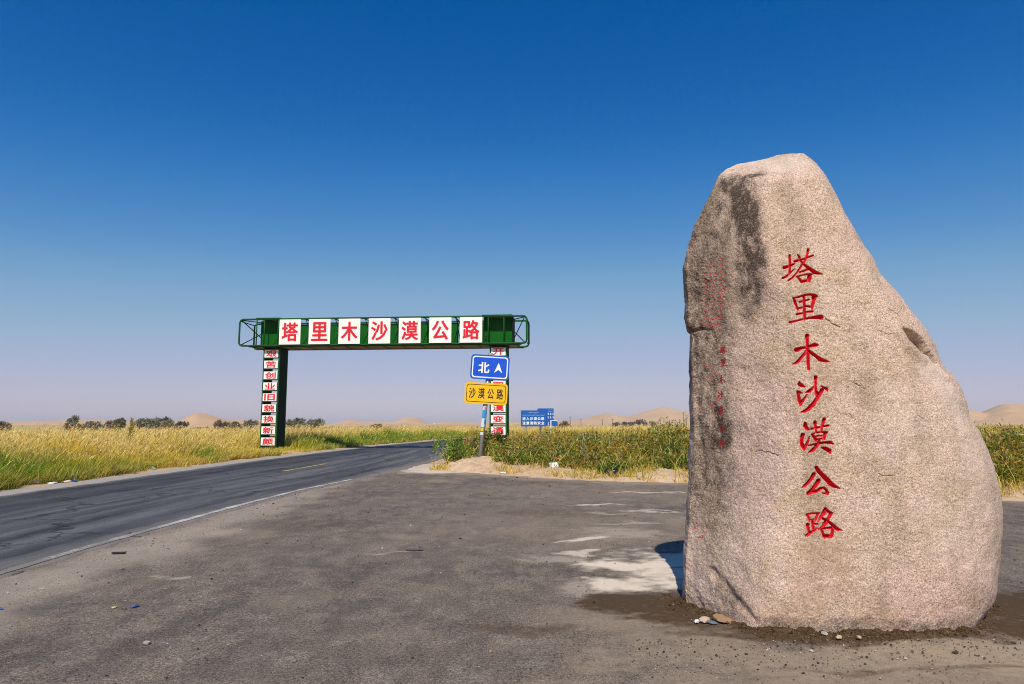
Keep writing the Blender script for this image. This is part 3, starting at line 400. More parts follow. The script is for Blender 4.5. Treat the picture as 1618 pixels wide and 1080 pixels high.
FAINT=[[[1858,3049,3.4],[1856,3044,3.4]],[[1858,3051,3.4],[1853,3049,3.4]],[[1857,3053,3.4],[1858,3043,3.4]],[[1864,3045,3.4],[1858,3046,3.4]],[[1863,3004,3.4],[1858,2997,3.4]],[[1861,2995,3.4],[1861,2988,3.4]],[[1853,3003,3.4],[1857,2989,3.4]],[[1856,2997,3.4],[1847,2997,3.4]],[[1852,2934,3.4],[1848,2927,3.4]],[[1856,2946,3.4],[1850,2940,3.4]],[[1846,2942,3.4],[1852,2936,3.4]],[[1846,2878,3.4],[1850,2865,3.4]],[[1855,2893,3.4],[1854,2880,3.4]],[[1854,2886,3.4],[1857,2878,3.4]],[[1856,2823,3.4],[1846,2821,3.4]],[[1846,2829,3.4],[1855,2822,3.4]],[[1847,2764,3.4],[1855,2753,3.4]],[[1844,2765,3.4],[1850,2757,3.4]],[[1853,2778,3.4],[1852,2767,3.4]],[[1853,2777,3.4],[1857,2766,3.4]],[[1852,2710,3.4],[1850,2701,3.4]],[[1846,2717,3.4],[1848,2710,3.4]],[[1852,2720,3.4],[1853,2709,3.4]],[[1855,2655,3.4],[1852,2642,3.4]],[[1845,2663,3.4],[1850,2652,3.4]],[[1859,2652,3.4],[1855,2646,3.4]],[[1854,2597,3.4],[1848,2596,3.4]],[[1854,2587,3.4],[1862,2585,3.4]],[[1849,2599,3.4],[1853,2586,3.4]],[[1857,2589,3.4],[1852,2583,3.4]],[[1854,2539,3.4],[1855,2528,3.4]],[[1852,2531,3.4],[1843,2525,3.4]],[[1856,2472,3.4],[1852,2469,3.4]],[[1849,2469,3.4],[1844,2469,3.4]],[[1853,2475,3.4],[1844,2476,3.4]],[[1857,2472,3.4],[1852,2466,3.4]],[[1848,2416,3.4],[1851,2403,3.4]],[[1858,2429,3.4],[1852,2419,3.4]],[[1851,2420,3.4],[1847,2409,3.4]],[[1880,2962,3.4],[1884,2954,3.4]],[[1885,2956,3.4],[1880,2944,3.4]],[[1882,2948,3.4],[1890,2943,3.4]],[[1889,2962,3.4],[1880,2964,3.4]],[[1880,2892,3.4],[1876,2893,3.4]],[[1873,2899,3.4],[1875,2891,3.4]],[[1877,2913,3.4],[1871,2906,3.4]],[[1876,2900,3.4],[1871,2898,3.4]],[[1879,2843,3.4],[1875,2836,3.4]],[[1876,2847,3.4],[1884,2837,3.4]],[[1884,2850,3.4],[1878,2840,3.4]],[[1879,2786,3.4],[1875,2784,3.4]],[[1871,2792,3.4],[1872,2785,3.4]],[[1878,2745,3.4],[1873,2741,3.4]],[[1874,2734,3.4],[1866,2734,3.4]],[[1871,2682,3.4],[1876,2672,3.4]],[[1866,2684,3.4],[1874,2673,3.4]],[[1866,2634,3.4],[1863,2629,3.4]],[[1868,2628,3.4],[1863,2627,3.4]],[[1865,2589,3.4],[1861,2586,3.4]],[[1859,2591,3.4],[1862,2577,3.4]],[[1857,2526,3.4],[1867,2523,3.4]],[[1863,2529,3.4],[1857,2522,3.4]],[[1850,2482,3.4],[1853,2474,3.4]],[[1860,2472,3.4],[1864,2458,3.4]],[[1862,2478,3.4],[1853,2475,3.4]],[[1861,2410,3.4],[1854,2405,3.4]],[[1854,2416,3.4],[1851,2405,3.4]],[[1825,3033,3.4],[1831,3030,3.4]],[[1822,3049,3.4],[1821,3035,3.4]],[[1831,3028,3.4],[1822,3026,3.4]],[[1823,3038,3.4],[1825,3023,3.4]],[[1825,2985,3.4],[1826,2978,3.4]],[[1827,2976,3.4],[1822,2977,3.4]],[[1819,2983,3.4],[1819,2976,3.4]],[[1830,2978,3.4],[1821,2978,3.4]],[[1809,2923,3.4],[1809,2916,3.4]],[[1817,2928,3.4],[1823,2917,3.4]],[[1815,2922,3.4],[1819,2912,3.4]],[[1821,2929,3.4],[1816,2925,3.4]],[[1802,2867,3.4],[1812,2858,3.4]],[[1819,2878,3.4],[1816,2866,3.4]],[[1806,2820,3.4],[1808,2811,3.4]],[[1809,2811,3.4],[1813,2806,3.4]],[[1807,2807,3.4],[1805,2801,3.4]],[[1814,2756,3.4],[1809,2750,3.4]],[[1810,2754,3.4],[1803,2746,3.4]],[[1804,2695,3.4],[1814,2691,3.4]],[[1809,2698,3.4],[1819,2694,3.4]],[[1804,2645,3.4],[1810,2633,3.4]],[[1805,2639,3.4],[1800,2638,3.4]],[[1799,2654,3.4],[1805,2646,3.4]],[[1812,2651,3.4],[1810,2642,3.4]],[[1800,2594,3.4],[1807,2589,3.4]],[[1795,2579,3.4],[1801,2576,3.4]],[[1810,2522,3.4],[1802,2516,3.4]],[[1795,2530,3.4],[1801,2521,3.4]],[[1806,2525,3.4],[1802,2516,3.4]],[[1793,2534,3.4],[1796,2526,3.4]],[[1804,2463,3.4],[1803,2457,3.4]],[[1789,2471,3.4],[1799,2463,3.4]],[[1781,3031,3.4],[1791,3026,3.4]],[[1788,3039,3.4],[1780,3032,3.4]],[[1793,3025,3.4],[1787,3021,3.4]],[[1786,2985,3.4],[1777,2980,3.4]],[[1790,2983,3.4],[1784,2982,3.4]],[[1785,2989,3.4],[1784,2982,3.4]],[[1779,2933,3.4],[1784,2921,3.4]],[[1782,2922,3.4],[1775,2920,3.4]],[[1783,2923,3.4],[1779,2916,3.4]],[[1792,2929,3.4],[1783,2927,3.4]],[[1779,2880,3.4],[1776,2873,3.4]],[[1778,2874,3.4],[1772,2873,3.4]],[[1783,2867,3.4],[1779,2859,3.4]],[[1781,2867,3.4],[1776,2868,3.4]],[[1783,2816,3.4],[1783,2804,3.4]],[[1780,2819,3.4],[1778,2814,3.4]],[[1784,2763,3.4],[1774,2762,3.4]],[[1778,2763,3.4],[1774,2758,3.4]],[[1777,2699,3.4],[1772,2698,3.4]],[[1778,2717,3.4],[1776,2705,3.4]],[[1777,2709,3.4],[1783,2705,3.4]],[[1768,2708,3.4],[1775,2705,3.4]],[[1769,2653,3.4],[1774,2652,3.4]],[[1781,2659,3.4],[1774,2658,3.4]],[[1773,2609,3.4],[1773,2597,3.4]],[[1773,2597,3.4],[1765,2590,3.4]],[[1767,2540,3.4],[1770,2528,3.4]],[[1764,2545,3.4],[1769,2541,3.4]],[[1776,2486,3.4],[1770,2483,3.4]],[[1779,2498,3.4],[1771,2492,3.4]],[[1767,2490,3.4],[1776,2487,3.4]],[[1762,2947,3.4],[1758,2938,3.4]],[[1752,2951,3.4],[1757,2946,3.4]],[[1751,2945,3.4],[1745,2935,3.4]],[[1750,2889,3.4],[1752,2879,3.4]],[[1755,2896,3.4],[1757,2889,3.4]],[[1760,2881,3.4],[1755,2877,3.4]],[[1744,2836,3.4],[1748,2831,3.4]],[[1753,2846,3.4],[1757,2836,3.4]],[[1757,2789,3.4],[1753,2777,3.4]],[[1751,2785,3.4],[1742,2786,3.4]],[[1747,2783,3.4],[1743,2778,3.4]],[[1746,2782,3.4],[1743,2773,3.4]],[[1746,2725,3.4],[1756,2720,3.4]],[[1750,2736,3.4],[1747,2728,3.4]],[[1748,2723,3.4],[1752,2719,3.4]],[[1748,2739,3.4],[1744,2730,3.4]],[[1749,2675,3.4],[1757,2672,3.4]],[[1750,2685,3.4],[1746,2675,3.4]],[[1752,2667,3.4],[1759,2661,3.4]],[[1750,2619,3.4],[1745,2611,3.4]],[[1740,2627,3.4],[1749,2622,3.4]],[[1745,2621,3.4],[1755,2615,3.4]],[[1748,2562,3.4],[1746,2555,3.4]],[[1754,2563,3.4],[1751,2552,3.4]],[[1749,2505,3.4],[1746,2500,3.4]],[[1739,2510,3.4],[1746,2505,3.4]],[[1743,2508,3.4],[1743,2497,3.4]],[[1749,2512,3.4],[1751,2502,3.4]],[[1871,2767,3.4],[1873,2761,3.4]],[[1881,2775,3.4],[1887,2769,3.4]],[[1880,2777,3.4],[1884,2769,3.4]],[[1877,2768,3.4],[1871,2768,3.4]],[[1871,2709,3.4],[1867,2707,3.4]],[[1867,2716,3.4],[1874,2714,3.4]],[[1868,2709,3.4],[1862,2708,3.4]],[[1868,2706,3.4],[1877,2700,3.4]],[[1862,2662,3.4],[1865,2656,3.4]],[[1865,2660,3.4],[1865,2650,3.4]],[[1857,2597,3.4],[1852,2597,3.4]],[[1856,2605,3.4],[1851,2604,3.4]],[[1858,2599,3.4],[1860,2591,3.4]],[[1847,2600,3.4],[1854,2594,3.4]],[[1838,2551,3.4],[1841,2541,3.4]],[[1843,2546,3.4],[1850,2540,3.4]],[[1844,2547,3.4],[1852,2536,3.4]],[[1833,2487,3.4],[1837,2473,3.4]],[[1835,2475,3.4],[1835,2468,3.4]],[[1840,2485,3.4],[1838,2479,3.4]],[[1835,2475,3.4],[1841,2468,3.4]],[[1724,2713,3.4],[1720,2706,3.4]],[[1730,2711,3.4],[1722,2704,3.4]],[[1723,2704,3.4],[1728,2690,3.4]],[[1731,2702,3.4],[1724,2704,3.4]],[[1802,2848,3.4],[1797,2838,3.4]],[[1803,2841,3.4],[1803,2833,3.4]],[[1794,2793,3.4],[1804,2786,3.4]],[[1813,2789,3.4],[1806,2780,3.4]],[[1804,2779,3.4],[1803,2773,3.4]],[[1804,2780,3.4],[1810,2776,3.4]],[[1812,2716,3.4],[1806,2714,3.4]],[[1793,2732,3.4],[1803,2725,3.4]],[[1809,2719,3.4],[1799,2719,3.4]],[[1803,2665,3.4],[1808,2657,3.4]],[[1805,2672,3.4],[1809,2661,3.4]],[[1803,2598,3.4],[1798,2596,3.4]],[[1794,2604,3.4],[1798,2593,3.4]],[[1807,2539,3.4],[1800,2533,3.4]],[[1798,2546,3.4],[1798,2533,3.4]],[[1800,2539,3.4],[1793,2535,3.4]],[[1794,2492,3.4],[1790,2487,3.4]],[[1794,2484,3.4],[1798,2475,3.4]],[[1796,2495,3.4],[1795,2484,3.4]],[[1805,2487,3.4],[1801,2486,3.4]],[[1838,2774,3.4],[1844,2766,3.4]],[[1839,2767,3.4],[1839,2762,3.4]],[[1839,2712,3.4],[1838,2707,3.4]],[[1837,2701,3.4],[1844,2692,3.4]],[[1836,2716,3.4],[1832,2714,3.4]],[[1833,2710,3.4],[1831,2704,3.4]],[[1834,2645,3.4],[1839,2643,3.4]],[[1831,2655,3.4],[1828,2652,3.4]],[[1837,2588,3.4],[1839,2580,3.4]],[[1837,2598,3.4],[1833,2592,3.4]],[[1835,2594,3.4],[1831,2590,3.4]],[[1827,2596,3.4],[1834,2588,3.4]],[[1823,2531,3.4],[1831,2524,3.4]],[[1819,2537,3.4],[1827,2530,3.4]],[[1830,2538,3.4],[1836,2534,3.4]],[[1816,2473,3.4],[1825,2469,3.4]],[[1830,2476,3.4],[1830,2466,3.4]],[[1816,2468,3.4],[1825,2462,3.4]],[[1822,2483,3.4],[1823,2474,3.4]],[[1781,2109,3.4],[1772,2104,3.4]],[[1758,2108,3.4],[1765,2103,3.4]],[[1772,2107,3.4],[1767,2105,3.4]],[[1776,2101,3.4],[1777,2096,3.4]],[[1762,2127,3.4],[1763,2116,3.4]],[[1785,2003,3.4],[1779,1999,3.4]],[[1785,1998,3.4],[1787,1993,3.4]],[[1790,2000,3.4],[1785,1997,3.4]],[[1789,2002,3.4],[1786,1998,3.4]],[[1820,2040,3.4],[1814,2034,3.4]],[[1820,2041,3.4],[1826,2038,3.4]],[[1821,2037,3.4],[1827,2030,3.4]],[[1814,2032,3.4],[1821,2028,3.4]],[[1832,2047,3.4],[1824,2043,3.4]],[[1822,2033,3.4],[1825,2029,3.4]],[[1653,716,3.4],[1646,712,3.4]],[[1649,726,3.4],[1646,714,3.4]],[[1657,719,3.4],[1651,713,3.4]],[[1647,717,3.4],[1645,709,3.4]],[[1624,667,3.4],[1626,660,3.4]],[[1627,670,3.4],[1633,671,3.4]],[[1623,671,3.4],[1629,667,3.4]],[[1696,629,3.4],[1691,627,3.4]],[[1695,645,3.4],[1688,639,3.4]],[[1679,641,3.4],[1676,635,3.4]],[[1672,607,3.4],[1676,606,3.4]],[[1674,603,3.4],[1667,600,3.4]],[[1673,604,3.4],[1670,596,3.4]],[[1663,610,3.4],[1657,600,3.4]],[[1656,606,3.4],[1655,596,3.4]],[[1648,600,3.4],[1644,595,3.4]],[[1700,697,3.4],[1702,689,3.4]],[[1709,693,3.4],[1707,683,3.4]],[[1709,713,3.4],[1705,707,3.4]],[[1801,1763,3.4],[1791,1763,3.4]],[[1806,1767,3.4],[1798,1766,3.4]],[[1805,1752,3.4],[1800,1748,3.4]],[[1794,1751,3.4],[1792,1742,3.4]],[[1808,1649,3.4],[1812,1643,3.4]],[[1805,1638,3.4],[1812,1631,3.4]],[[1810,1640,3.4],[1810,1633,3.4]]]

# ---- rock section: all in metres
def softmin(ks, *arrs):
    a = np.stack(arrs); return -np.log(np.exp(-a*ks).sum(0))/ks
YF = np.array([(-.3,5.50),(0,5.45),(.35,5.43),(1.5,5.46),(2.4,5.52),(3.2,5.60),(3.55,5.63),(3.68,5.655),(3.74,5.69),(3.80,5.745),(4.0,5.93),(4.03,5.96),(4.06,6.0)])
YB = np.array([(-.3,7.0),(0,7.05),(1.5,7.05),(2.6,6.9),(3.2,6.7),(3.6,6.5),(3.8,6.36),(3.95,6.17),(4.03,6.03),(4.06,6.0)])
AR = np.array([(-.3,-.75),(.5,-.72),(1.2,-.62),(2.0,-.50),(2.6,-.48),(3.2,-.45),(3.7,-.40),(4.0,-.4)])  # ridge position
def section(z, a, front):
    """Y of the surface at height z and section coordinate a in [-1,1]"""
    yf=np.interp(z,YF[:,0],YF[:,1]); yb=np.interp(z,YB[:,0],YB[:,1]); ar=np.interp(z,AR[:,0],AR[:,1])
    ym=yf+.52*(yb-yf)
    aa=np.clip(np.abs(a),0,1)
    rnd=np.sqrt(np.clip(1-aa**9,0,1))
    gl=.84+(a-ar)*.84/(1+ar)*.95
    gf=1-.16*(a-.1)**2
    gr=1.02-1.55*np.clip(a-.30,0,2)**2
    g=softmin(14.,gl,gf,gr)*rnd
    gb=(1-.35*aa**2.4)*rnd
    return np.where(front, ym-(ym-yf)*g, ym+(yb-ym)*gb)

BASE = np.array([2.8, 6.0, 0.0])
RR = np.array(ROCK_ROWS, float)/1000
def dens(edges):
    out = [edges[0][0]]
    for lo, hi, st in edges:
        n = max(1, int(round((hi-lo)/st))); out += list(np.linspace(lo, hi, n+1)[1:])
    return np.array(out)
ends = 1-np.linspace(0, 1, 26)**2*.06
a_front = np.concatenate([-ends[:-1], dens([(-.94, .10, .0028), (.10, .94, .0052)]), ends[:-1][::-1]])
a_back = np.concatenate([ends[1:], dens([(-.94, .94, .03)])[::-1][1:-1], -ends[1:][::-1]])
zrow = dens([(-.12, .72, .006), (.72, 3.12, .0034), (3.12, 3.72, .006), (3.72, 4.045, .005)])
NC, NZ, NF = len(a_front)+len(a_back), len(zrow), len(a_front)
aa = np.concatenate([a_front, a_back]); fr = np.concatenate([np.ones(NF, bool), np.zeros(len(a_back), bool)])
Zg = np.repeat(zrow[:, None], NC, 1)
cxz = np.interp(zrow, RR[:, 0], RR[:, 1])[:, None]; sz = np.interp(zrow, RR[:, 0], RR[:, 2])[:, None]
Xg = cxz + sz*aa[None, :]
Yg = section(Zg, np.repeat(aa[None, :], NZ, 0), np.repeat(fr[None, :], NZ, 0))
P = np.stack([Xg, Yg, Zg], -1)
def normals(P):
    du = np.roll(P, -1, 1) - np.roll(P, 1, 1); dv = np.gradient(P, axis=0)
    n = np.cross(du, dv); return n/np.maximum(np.linalg.norm(n, axis=-1, keepdims=True), 1e-9)
Nn = normals(P)
# smooth the normals a little round the tight ends
Q = P.reshape(-1, 3); N0 = Nn.reshape(-1, 3)
x, y, z = Q.T
left = sstep(1.95, 1.65, x)
big = .018*fbm(Q*1.3, 3, 1) + .008*fbm(Q*4.0, 3, 2)
Qs = np.stack([x*9+z*4, y*9, z*5-x*3], 1)
med = .0030*fbm(Q*11, 3, 3) + .006*left*fbm(Qs, 3, 4)
sm = .0018*noise(Q*30, 5) + .0017*noise(Q*62, 6) + .0012*noise(Q*120, 7)
pits = -.004*sstep(.6, 1.0, noise(Q*17, 8)) - .003*sstep(.55, .9, noise(Q*np.array([30, 40, 62]), 9))
D = big + med + sm*(1+.5*left) + pits
front = np.repeat(fr[None, :], NZ, 0).ravel()
def seg_dist(x, z, pts):
    """distance to a polyline of (x, z, halfwidth), less the half width there: negative outside"""
    best = np.full(x.shape, -9.0)
    for (x0, z0, w0), (x1, z1, w1) in zip(pts[:-1], pts[1:]):
        dx, dz = x1-x0, z1-z0; L = dx*dx+dz*dz+1e-12
        t = np.clip(((x-x0)*dx+(z-z0)*dz)/L, 0, 1)
        best = np.maximum(best, (w0+(w1-w0)*t) - np.hypot(x-x0-t*dx, z-z0-t*dz))
    return best
# hollow under the lip on the right shoulder
sd = seg_dist(x + .012*noise(Q*14, 12), z + .012*noise(Q*14, 13), [(3.24, 2.37, .012), (3.31, 2.315, .058), (3.43, 2.225, .058), (3.48, 2.18, .026), (3.53, 2.135, .038), (3.60, 2.06, .022)])
D = D - .085*sstep(-.012, .04, sd)*front + .018*np.exp(-((sd+.05)/.04)**2)*front*sstep(.0, -.06, (z-2.2)+(x-3.45)*.85)
# step on the left edge and creases at the lower left
zs_ = z + .02*noise(Q*6, 14) + .25*(x-1.6); le = sstep(1.80, 1.62, x); D = D + le*(.030*np.exp(-((zs_-2.62)/.13)**2) - .030*sstep(2.50, 2.46, zs_)*sstep(2.15, 2.42, zs_)) - .020*sstep(1.86, 1.66, x)*np.exp(-((zs_-2.475)/.018)**2)
for pl, dp in (([(1.66, 2.4, .006), (1.70, 2.0, .012), (1.69, 1.5, .01), (1.72, 1.1, .004)], .016), ([(1.72, .36, .012), (1.80, .20, .022), (1.92, .06, .01)], .020), ([(1.80, 1.76, .01), (1.84, 1.55, .014), (1.82, 1.38, .008)], .014)):
    sd = seg_dist(x + .02*noise(Q*8, 15), z, pl); D = D - dp*sstep(-.03, .02, sd)*front
CRACKS = [[(2.58, 2.46, .003), (2.62, 2.42, .004), (2.655, 2.40, .007), (2.70, 2.385, .002)], [(2.64, 1.665, .002), (2.70, 1.675, .003), (2.75, 1.625, .002)], [(3.12, 2.55, .002), (3.2, 2.50, .005), (3.23, 2.46, .002)], [(2.74, 1.93, .002), (2.82, 1.90, .003)], [(3.0, 2.36, .002), (3.08, 2.33, .003), (3.14, 2.33, .002)], [(2.42, .55, .002), (2.52, .52, .003)], [(2.25, 3.10, .002), (2.32, 3.13, .003)], [(2.05, 1.38, .002), (2.16, 1.34, .003)], [(2.9, 1.2, .002), (3.02, 1.18, .003)], [(3.25, 1.66, .002), (3.36, 1.6, .003)]]
crack = np.zeros(len(Q))
for pl in CRACKS:
    m = front & (x > min(p[0] for p in pl)-.05) & (x < max(p[0] for p in pl)+.05) & (z > min(p[1] for p in pl)-.05) & (z < max(p[1] for p in pl)+.05)
    s_ = seg_dist(x[m] + .012*noise(Q[m]*25, 16), z[m] + .012*noise(Q[m]*25, 17), pl); crack[m] = np.maximum(crack[m], sstep(-.003, .003, s_))
D = D - .008*crack
# cut the lettering
def letter_field(strokes):
    pts = np.array([p for s in strokes for p in s])/1000
    m = np.nonzero(front & (x > pts[:, 0].min()-.04) & (x < pts[:, 0].max()+.04) & (z > pts[:, 1].min()-.04) & (z < pts[:, 1].max()+.04))[0]
    f = np.full(len(m), -9.0); hw = np.zeros(len(m))
    for s in strokes:
        pl = [(a/1000, b/1000, c/1000) for a, b, c in s]
        f = np.maximum(f, seg_dist(x[m], z[m], pl))
    return m, f
owner = np.full(len(Q), -1); field = np.full(len(Q), -9.0); cut = np.zeros(len(Q))
for k, strokes in enumerate(BIG + SMALL + [FAINT]):
    m, f = letter_field(strokes)
    big_letter = k < 7
    if big_letter: f = f + .0010*noise(Q[m]*55, 18) + .0012
    dep = 2.7*np.clip(f+.001, 0, .015) if big_letter else .003*sstep(-.001, .003, f)
    cut[m] = np.maximum(cut[m], dep)
    b = f > field[m]; field[m[b]] = f[b]; owner[m[b]] = k
# under the cut letters the rough skin is gone
D = D*(1-.35*sstep(0, .004, np.where(owner < 7, field, -9)))
Q2 = Q + N0*D[:, None]; Q2[:, 1] += cut
Q2[:, 2] = np.maximum(Q2[:, 2], -.14)
# wear on the stone: dark lichen with painted shade, rust, pale patches with painted light
def spots(L, seed, warp=.06, fscale=16):
    wx, wz = warp*fbm(Q*3.5, 4, seed), warp*fbm(Q*3.5, 4, seed+6); r = np.zeros(len(Q))
    for (cx, cz, rx, rz, amp, tilt) in L:
        ct, st_ = math.cos(tilt), math.sin(tilt); X_, Z_ = x-cx+wx, z-cz+wz
        r = np.maximum(r, amp*sstep(1.2, .35, np.hypot((X_*ct+Z_*st_)/rx, (-X_*st_+Z_*ct)/rz)))
    return r
LICHEN_SHADE = [(1.99, 3.72, .15, .16, 1.0, 0), (2.12, 3.775, .12, .035, .9, 0), (2.02, 3.45, .12, .42, 1.1, 0), (2.05, 3.1, .11, .46, 1.0, 0), (2.04, 2.75, .11, .34, .8, 0), (1.86, 3.35, .18, .42, .62, -.2), (1.75, 3.0, .14, .28, .38, 0), (1.62, 2.85, .05, .3, .6, 0), (1.68, 2.55, .12, .2, .55, 0), (1.69, 2.1, .05, .36, .8, 0), (1.76, 1.9, .12, .5, .35, 0), (1.83, 1.56, .09, .28, 1.0, .1), (1.70, 1.4, .05, .4, .6, 0), (1.75, 1.1, .08, .3, .4, 0), (1.62, 2.48, .10, .05, .9, 0), (1.80, .2, .10, .14, .6, .5), (1.70, .6, .09, .4, .25, 0), (2.33, 3.55, .12, .2, .22, 0), (2.4, 3.25, .1, .25, .15, 0), (3.42, 2.25, .12, .05, .5, -.7), (2.6, .05, 1.4, .06, .5, 0)]  # lichen, plus shade painted into the hollow and creases; darker along the foot
RUST = [(2.46, .62, .22, .45, .55, .1), (2.33, .28, .2, .3, .5, 0), (2.44, 2.80, .1, .3, .3, 0), (2.52, 1.98, .1, .2, .35, 0), (2.38, .95, .14, .15, .3, 0), (3.0, .18, .8, .12, .3, 0), (2.1, .1, .4, .12, .5, 0)]
PALE = [(3.47, 2.0, .12, .24, 1.0, .55), (3.58, 1.8, .15, .35, .9, .4), (3.75, 1.2, .3, .8, .4, .2), (2.35, 3.9, .5, .11, .8, 0), (3.6, .8, .5, .5, .3, 0), (3.2, 1.6, .4, .5, .25, 0)]  # pale grey areas; the top bevel's sunlit brightness is painted in
lich_shade = spots(LICHEN_SHADE, 51, .035); rust = spots(RUST, 52); pale = spots(PALE, 53)
lich_shade = np.maximum(lich_shade, .64*sstep(1.98, 1.80, x+.05*fbm(Q*3, 3, 60))*sstep(.5, 1.0, z)*(1-pale*0)*front)
lich_shade = np.clip(lich_shade*(.92+.55*fbm(Q*np.array([15, 15, 9]), 4, 54)) + .55*crack + .10*sstep(.2, .9, fbm(np.stack([x*5, y*5, z*1.1], 1), 4, 55))*front, 0, 1)
wear_tone = np.stack([lich_shade, np.clip(rust*(.8+.6*fbm(Q*9, 3, 56)), 0, 1), np.clip(pale, 0, 1)], 1)

t = NT('granite'); v = t.coords(); wr = t.n('SeparateColor', Color=t.n('Attribute', {'attribute_name': 'wear_tone'}).outputs['Color'])
g1 = t.noise(v, 105, 2, .85); g2 = t.noise(t.scaled(v, (1, 1, 1.5), (0, .5, 0)), 45, 4, .75); g3 = t.noise(v, 2.2, 5, .6); vo = t.n('TexVoronoi', Vector=v, Scale=120.0)
base = t.mix(t.ramp(g3, [(.35, 0), (.65, 1)]), C(.50, .38, .295), C(.54, .41, .35))
base = t.mix(t.ramp(t.noise(v, 5.5, 5, .65), [(.48, 0), (.72, .8)]), base, C(.44, .325, .215))
sp_ = t.ramp(t.math('ADD', t.math('MULTIPLY', g1, .68), t.math('MULTIPLY', g2, .32)), [(.32, (.17, .14, .12)), (.42, (.60, .56, .52)), (.51, (1.0, .985, .97)), (.61, (1.48, 1.47, 1.45)), (.70, (1.8, 1.79, 1.77))])
base = t.mix(1.0, base, sp_, 'MULTIPLY')
base = t.mix(t.ramp(t.noise(v, 1.1, 5, .62), [(.50, 0), (.66, .55)]), base, t.mix(1.0, C(.54, .37, .32), sp_, 'MULTIPLY'))
base = t.mix(t.ramp(t.noise(t.scaled(v, (2.4, 2.4, .55)), 1.5, 5, .62), [(.50, 0), (.66, .65)]), base, t.mix(1.0, C(.33, .25, .18), sp_, 'MULTIPLY'))
base = t.mix(t.math('MULTIPLY', wr.outputs[2], .6), base, t.mix(1.0, C(.58, .48, .41), t.math('MULTIPLY_ADD', g1, 1.0, .5), 'MULTIPLY'))
base = t.mix(t.math('MULTIPLY', wr.outputs[1], .65), base, t.mix(g2, C(.40, .22, .13), C(.30, .17, .10)))
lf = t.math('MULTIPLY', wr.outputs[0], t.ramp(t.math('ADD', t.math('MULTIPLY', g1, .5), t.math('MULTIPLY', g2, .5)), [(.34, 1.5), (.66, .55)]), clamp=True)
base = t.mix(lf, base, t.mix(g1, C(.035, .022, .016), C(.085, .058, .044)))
hh = t.math('ADD', t.math('MULTIPLY', g2, .8), t.math('MULTIPLY', g1, .5))
t.principled(base, .82, t.bump(hh, .75, .005), .3); M_GRANITE = t.m
t = NT('red_lettering_paint'); v = t.coords(); n1 = t.noise(v, 40, 4, .7); n2 = t.noise(v, 9, 4, .6)
col = t.mix(n1, C(.68, .010, .022), C(.50, .006, .014)); col = t.mix(t.math('MULTIPLY', t.ramp(n1, [(.62, 0), (.75, 1)]), .4), col, C(.5, .2, .16))
t.principled(col, .5, t.bump(n1, .4, .004), .35); M_RED = t.m
t = NT('faded_red_paint'); v = t.coords(); n1 = t.noise(v, 60, 4, .7)
t.principled(t.mix(n1, C(.34, .02, .025), C(.17, .03, .025)), .7, None, .2); M_FADED = t.m
t = NT('worn_tiny_paint'); v = t.coords(); t.principled(t.mix(t.noise(v, 60, 4, .7), C(.52, .055, .06), C(.38, .08, .07)), .7, None, .2); M_TINY = t.m

quads = grid_faces(NZ, NC, wrap=True)
ow = owner[quads]; fm = field[quads].mean(1); fo = np.where(fm > 0, ow[np.arange(len(quads)), field[quads].argmax(1)], -1)
top = np.arange((NZ-1)*NC, NZ*NC)
def sub(name, mask, mat, parent=None, extra=None):
    q = quads[mask]; u, inv = np.unique(q, return_inverse=True); q = inv.reshape(-1, 4)
    V_ = Q2[u] - BASE; tr = None; W_ = wear_tone[u]
    if extra:
        c = Q2[top].mean(0) - BASE; ix = np.searchsorted(u, top); V_ = np.vstack([V_, c]); W_ = np.vstack([W_, [0, 0, .5]])
        tr = np.stack([ix, np.roll(ix, -1), np.full(len(ix), len(V_)-1)], 1)
    return np_mesh(name, V_, quads=q, tris=tr, mat=mat, attrs={'wear_tone': W_}, smooth=True, parent=parent)
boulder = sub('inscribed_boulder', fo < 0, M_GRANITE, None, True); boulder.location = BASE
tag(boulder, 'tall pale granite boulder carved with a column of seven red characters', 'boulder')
for k in range(7):
    if (fo == k).any(): sub('carved_character', fo == k, M_RED, boulder)
for k in range(7, 14):
    if (fo == k).any(): o = sub('small_character', fo == k, M_FADED, boulder); o['label'] = 'small thin faded red character beside the large ones'
o = sub('faded_inscription', fo == 14, M_TINY, boulder); o['label'] = 'tiny faded red writing on the darker left face'; o['kind'] = 'stuff'
# ---------------------------------------------------------------- the highway gate
M_GREEN = paint('gate_green', (.004, .075, .012), .55, .25, ((.09, .10, .05), .25), 2.0, .15)
M_GREEN_SHEET = paint('green_sheet_metal', (.002, .10, .006), .6, .2, ((.06, .08, .03), .2), 1.5, .08)
M_GREEN_SHADE = paint('shade_green_sheet', (.004, .018, .008), .7, .2, spec=.08)  # gate green darkened in the colour to stand for shade inside the frame
M_WHITE = paint('white_panel', (.84, .83, .79), .45, .06, ((.5, .42, .32), .18), 1.2)
M_SIGN_RED = paint('red_vinyl', (.68, .012, .03), .4, .08)
M_DECK = paint('weathered_deck', (.30, .20, .10), .8, .3, ((.10, .07, .04), .6), 3)
M_CONCRETE = paint('concrete', (.36, .34, .31), .9, .2, ((.2, .17, .13), .5), 4)
gate = tag(empty('highway_gate', (-16.05, 39.85, 0), math.radians(-5)), 'green steel gate frame spanning the road with seven large white letter panels', 'gateway')
GL, GD = 16.95, 1.89; ZB, ZT = 6.10, 7.66
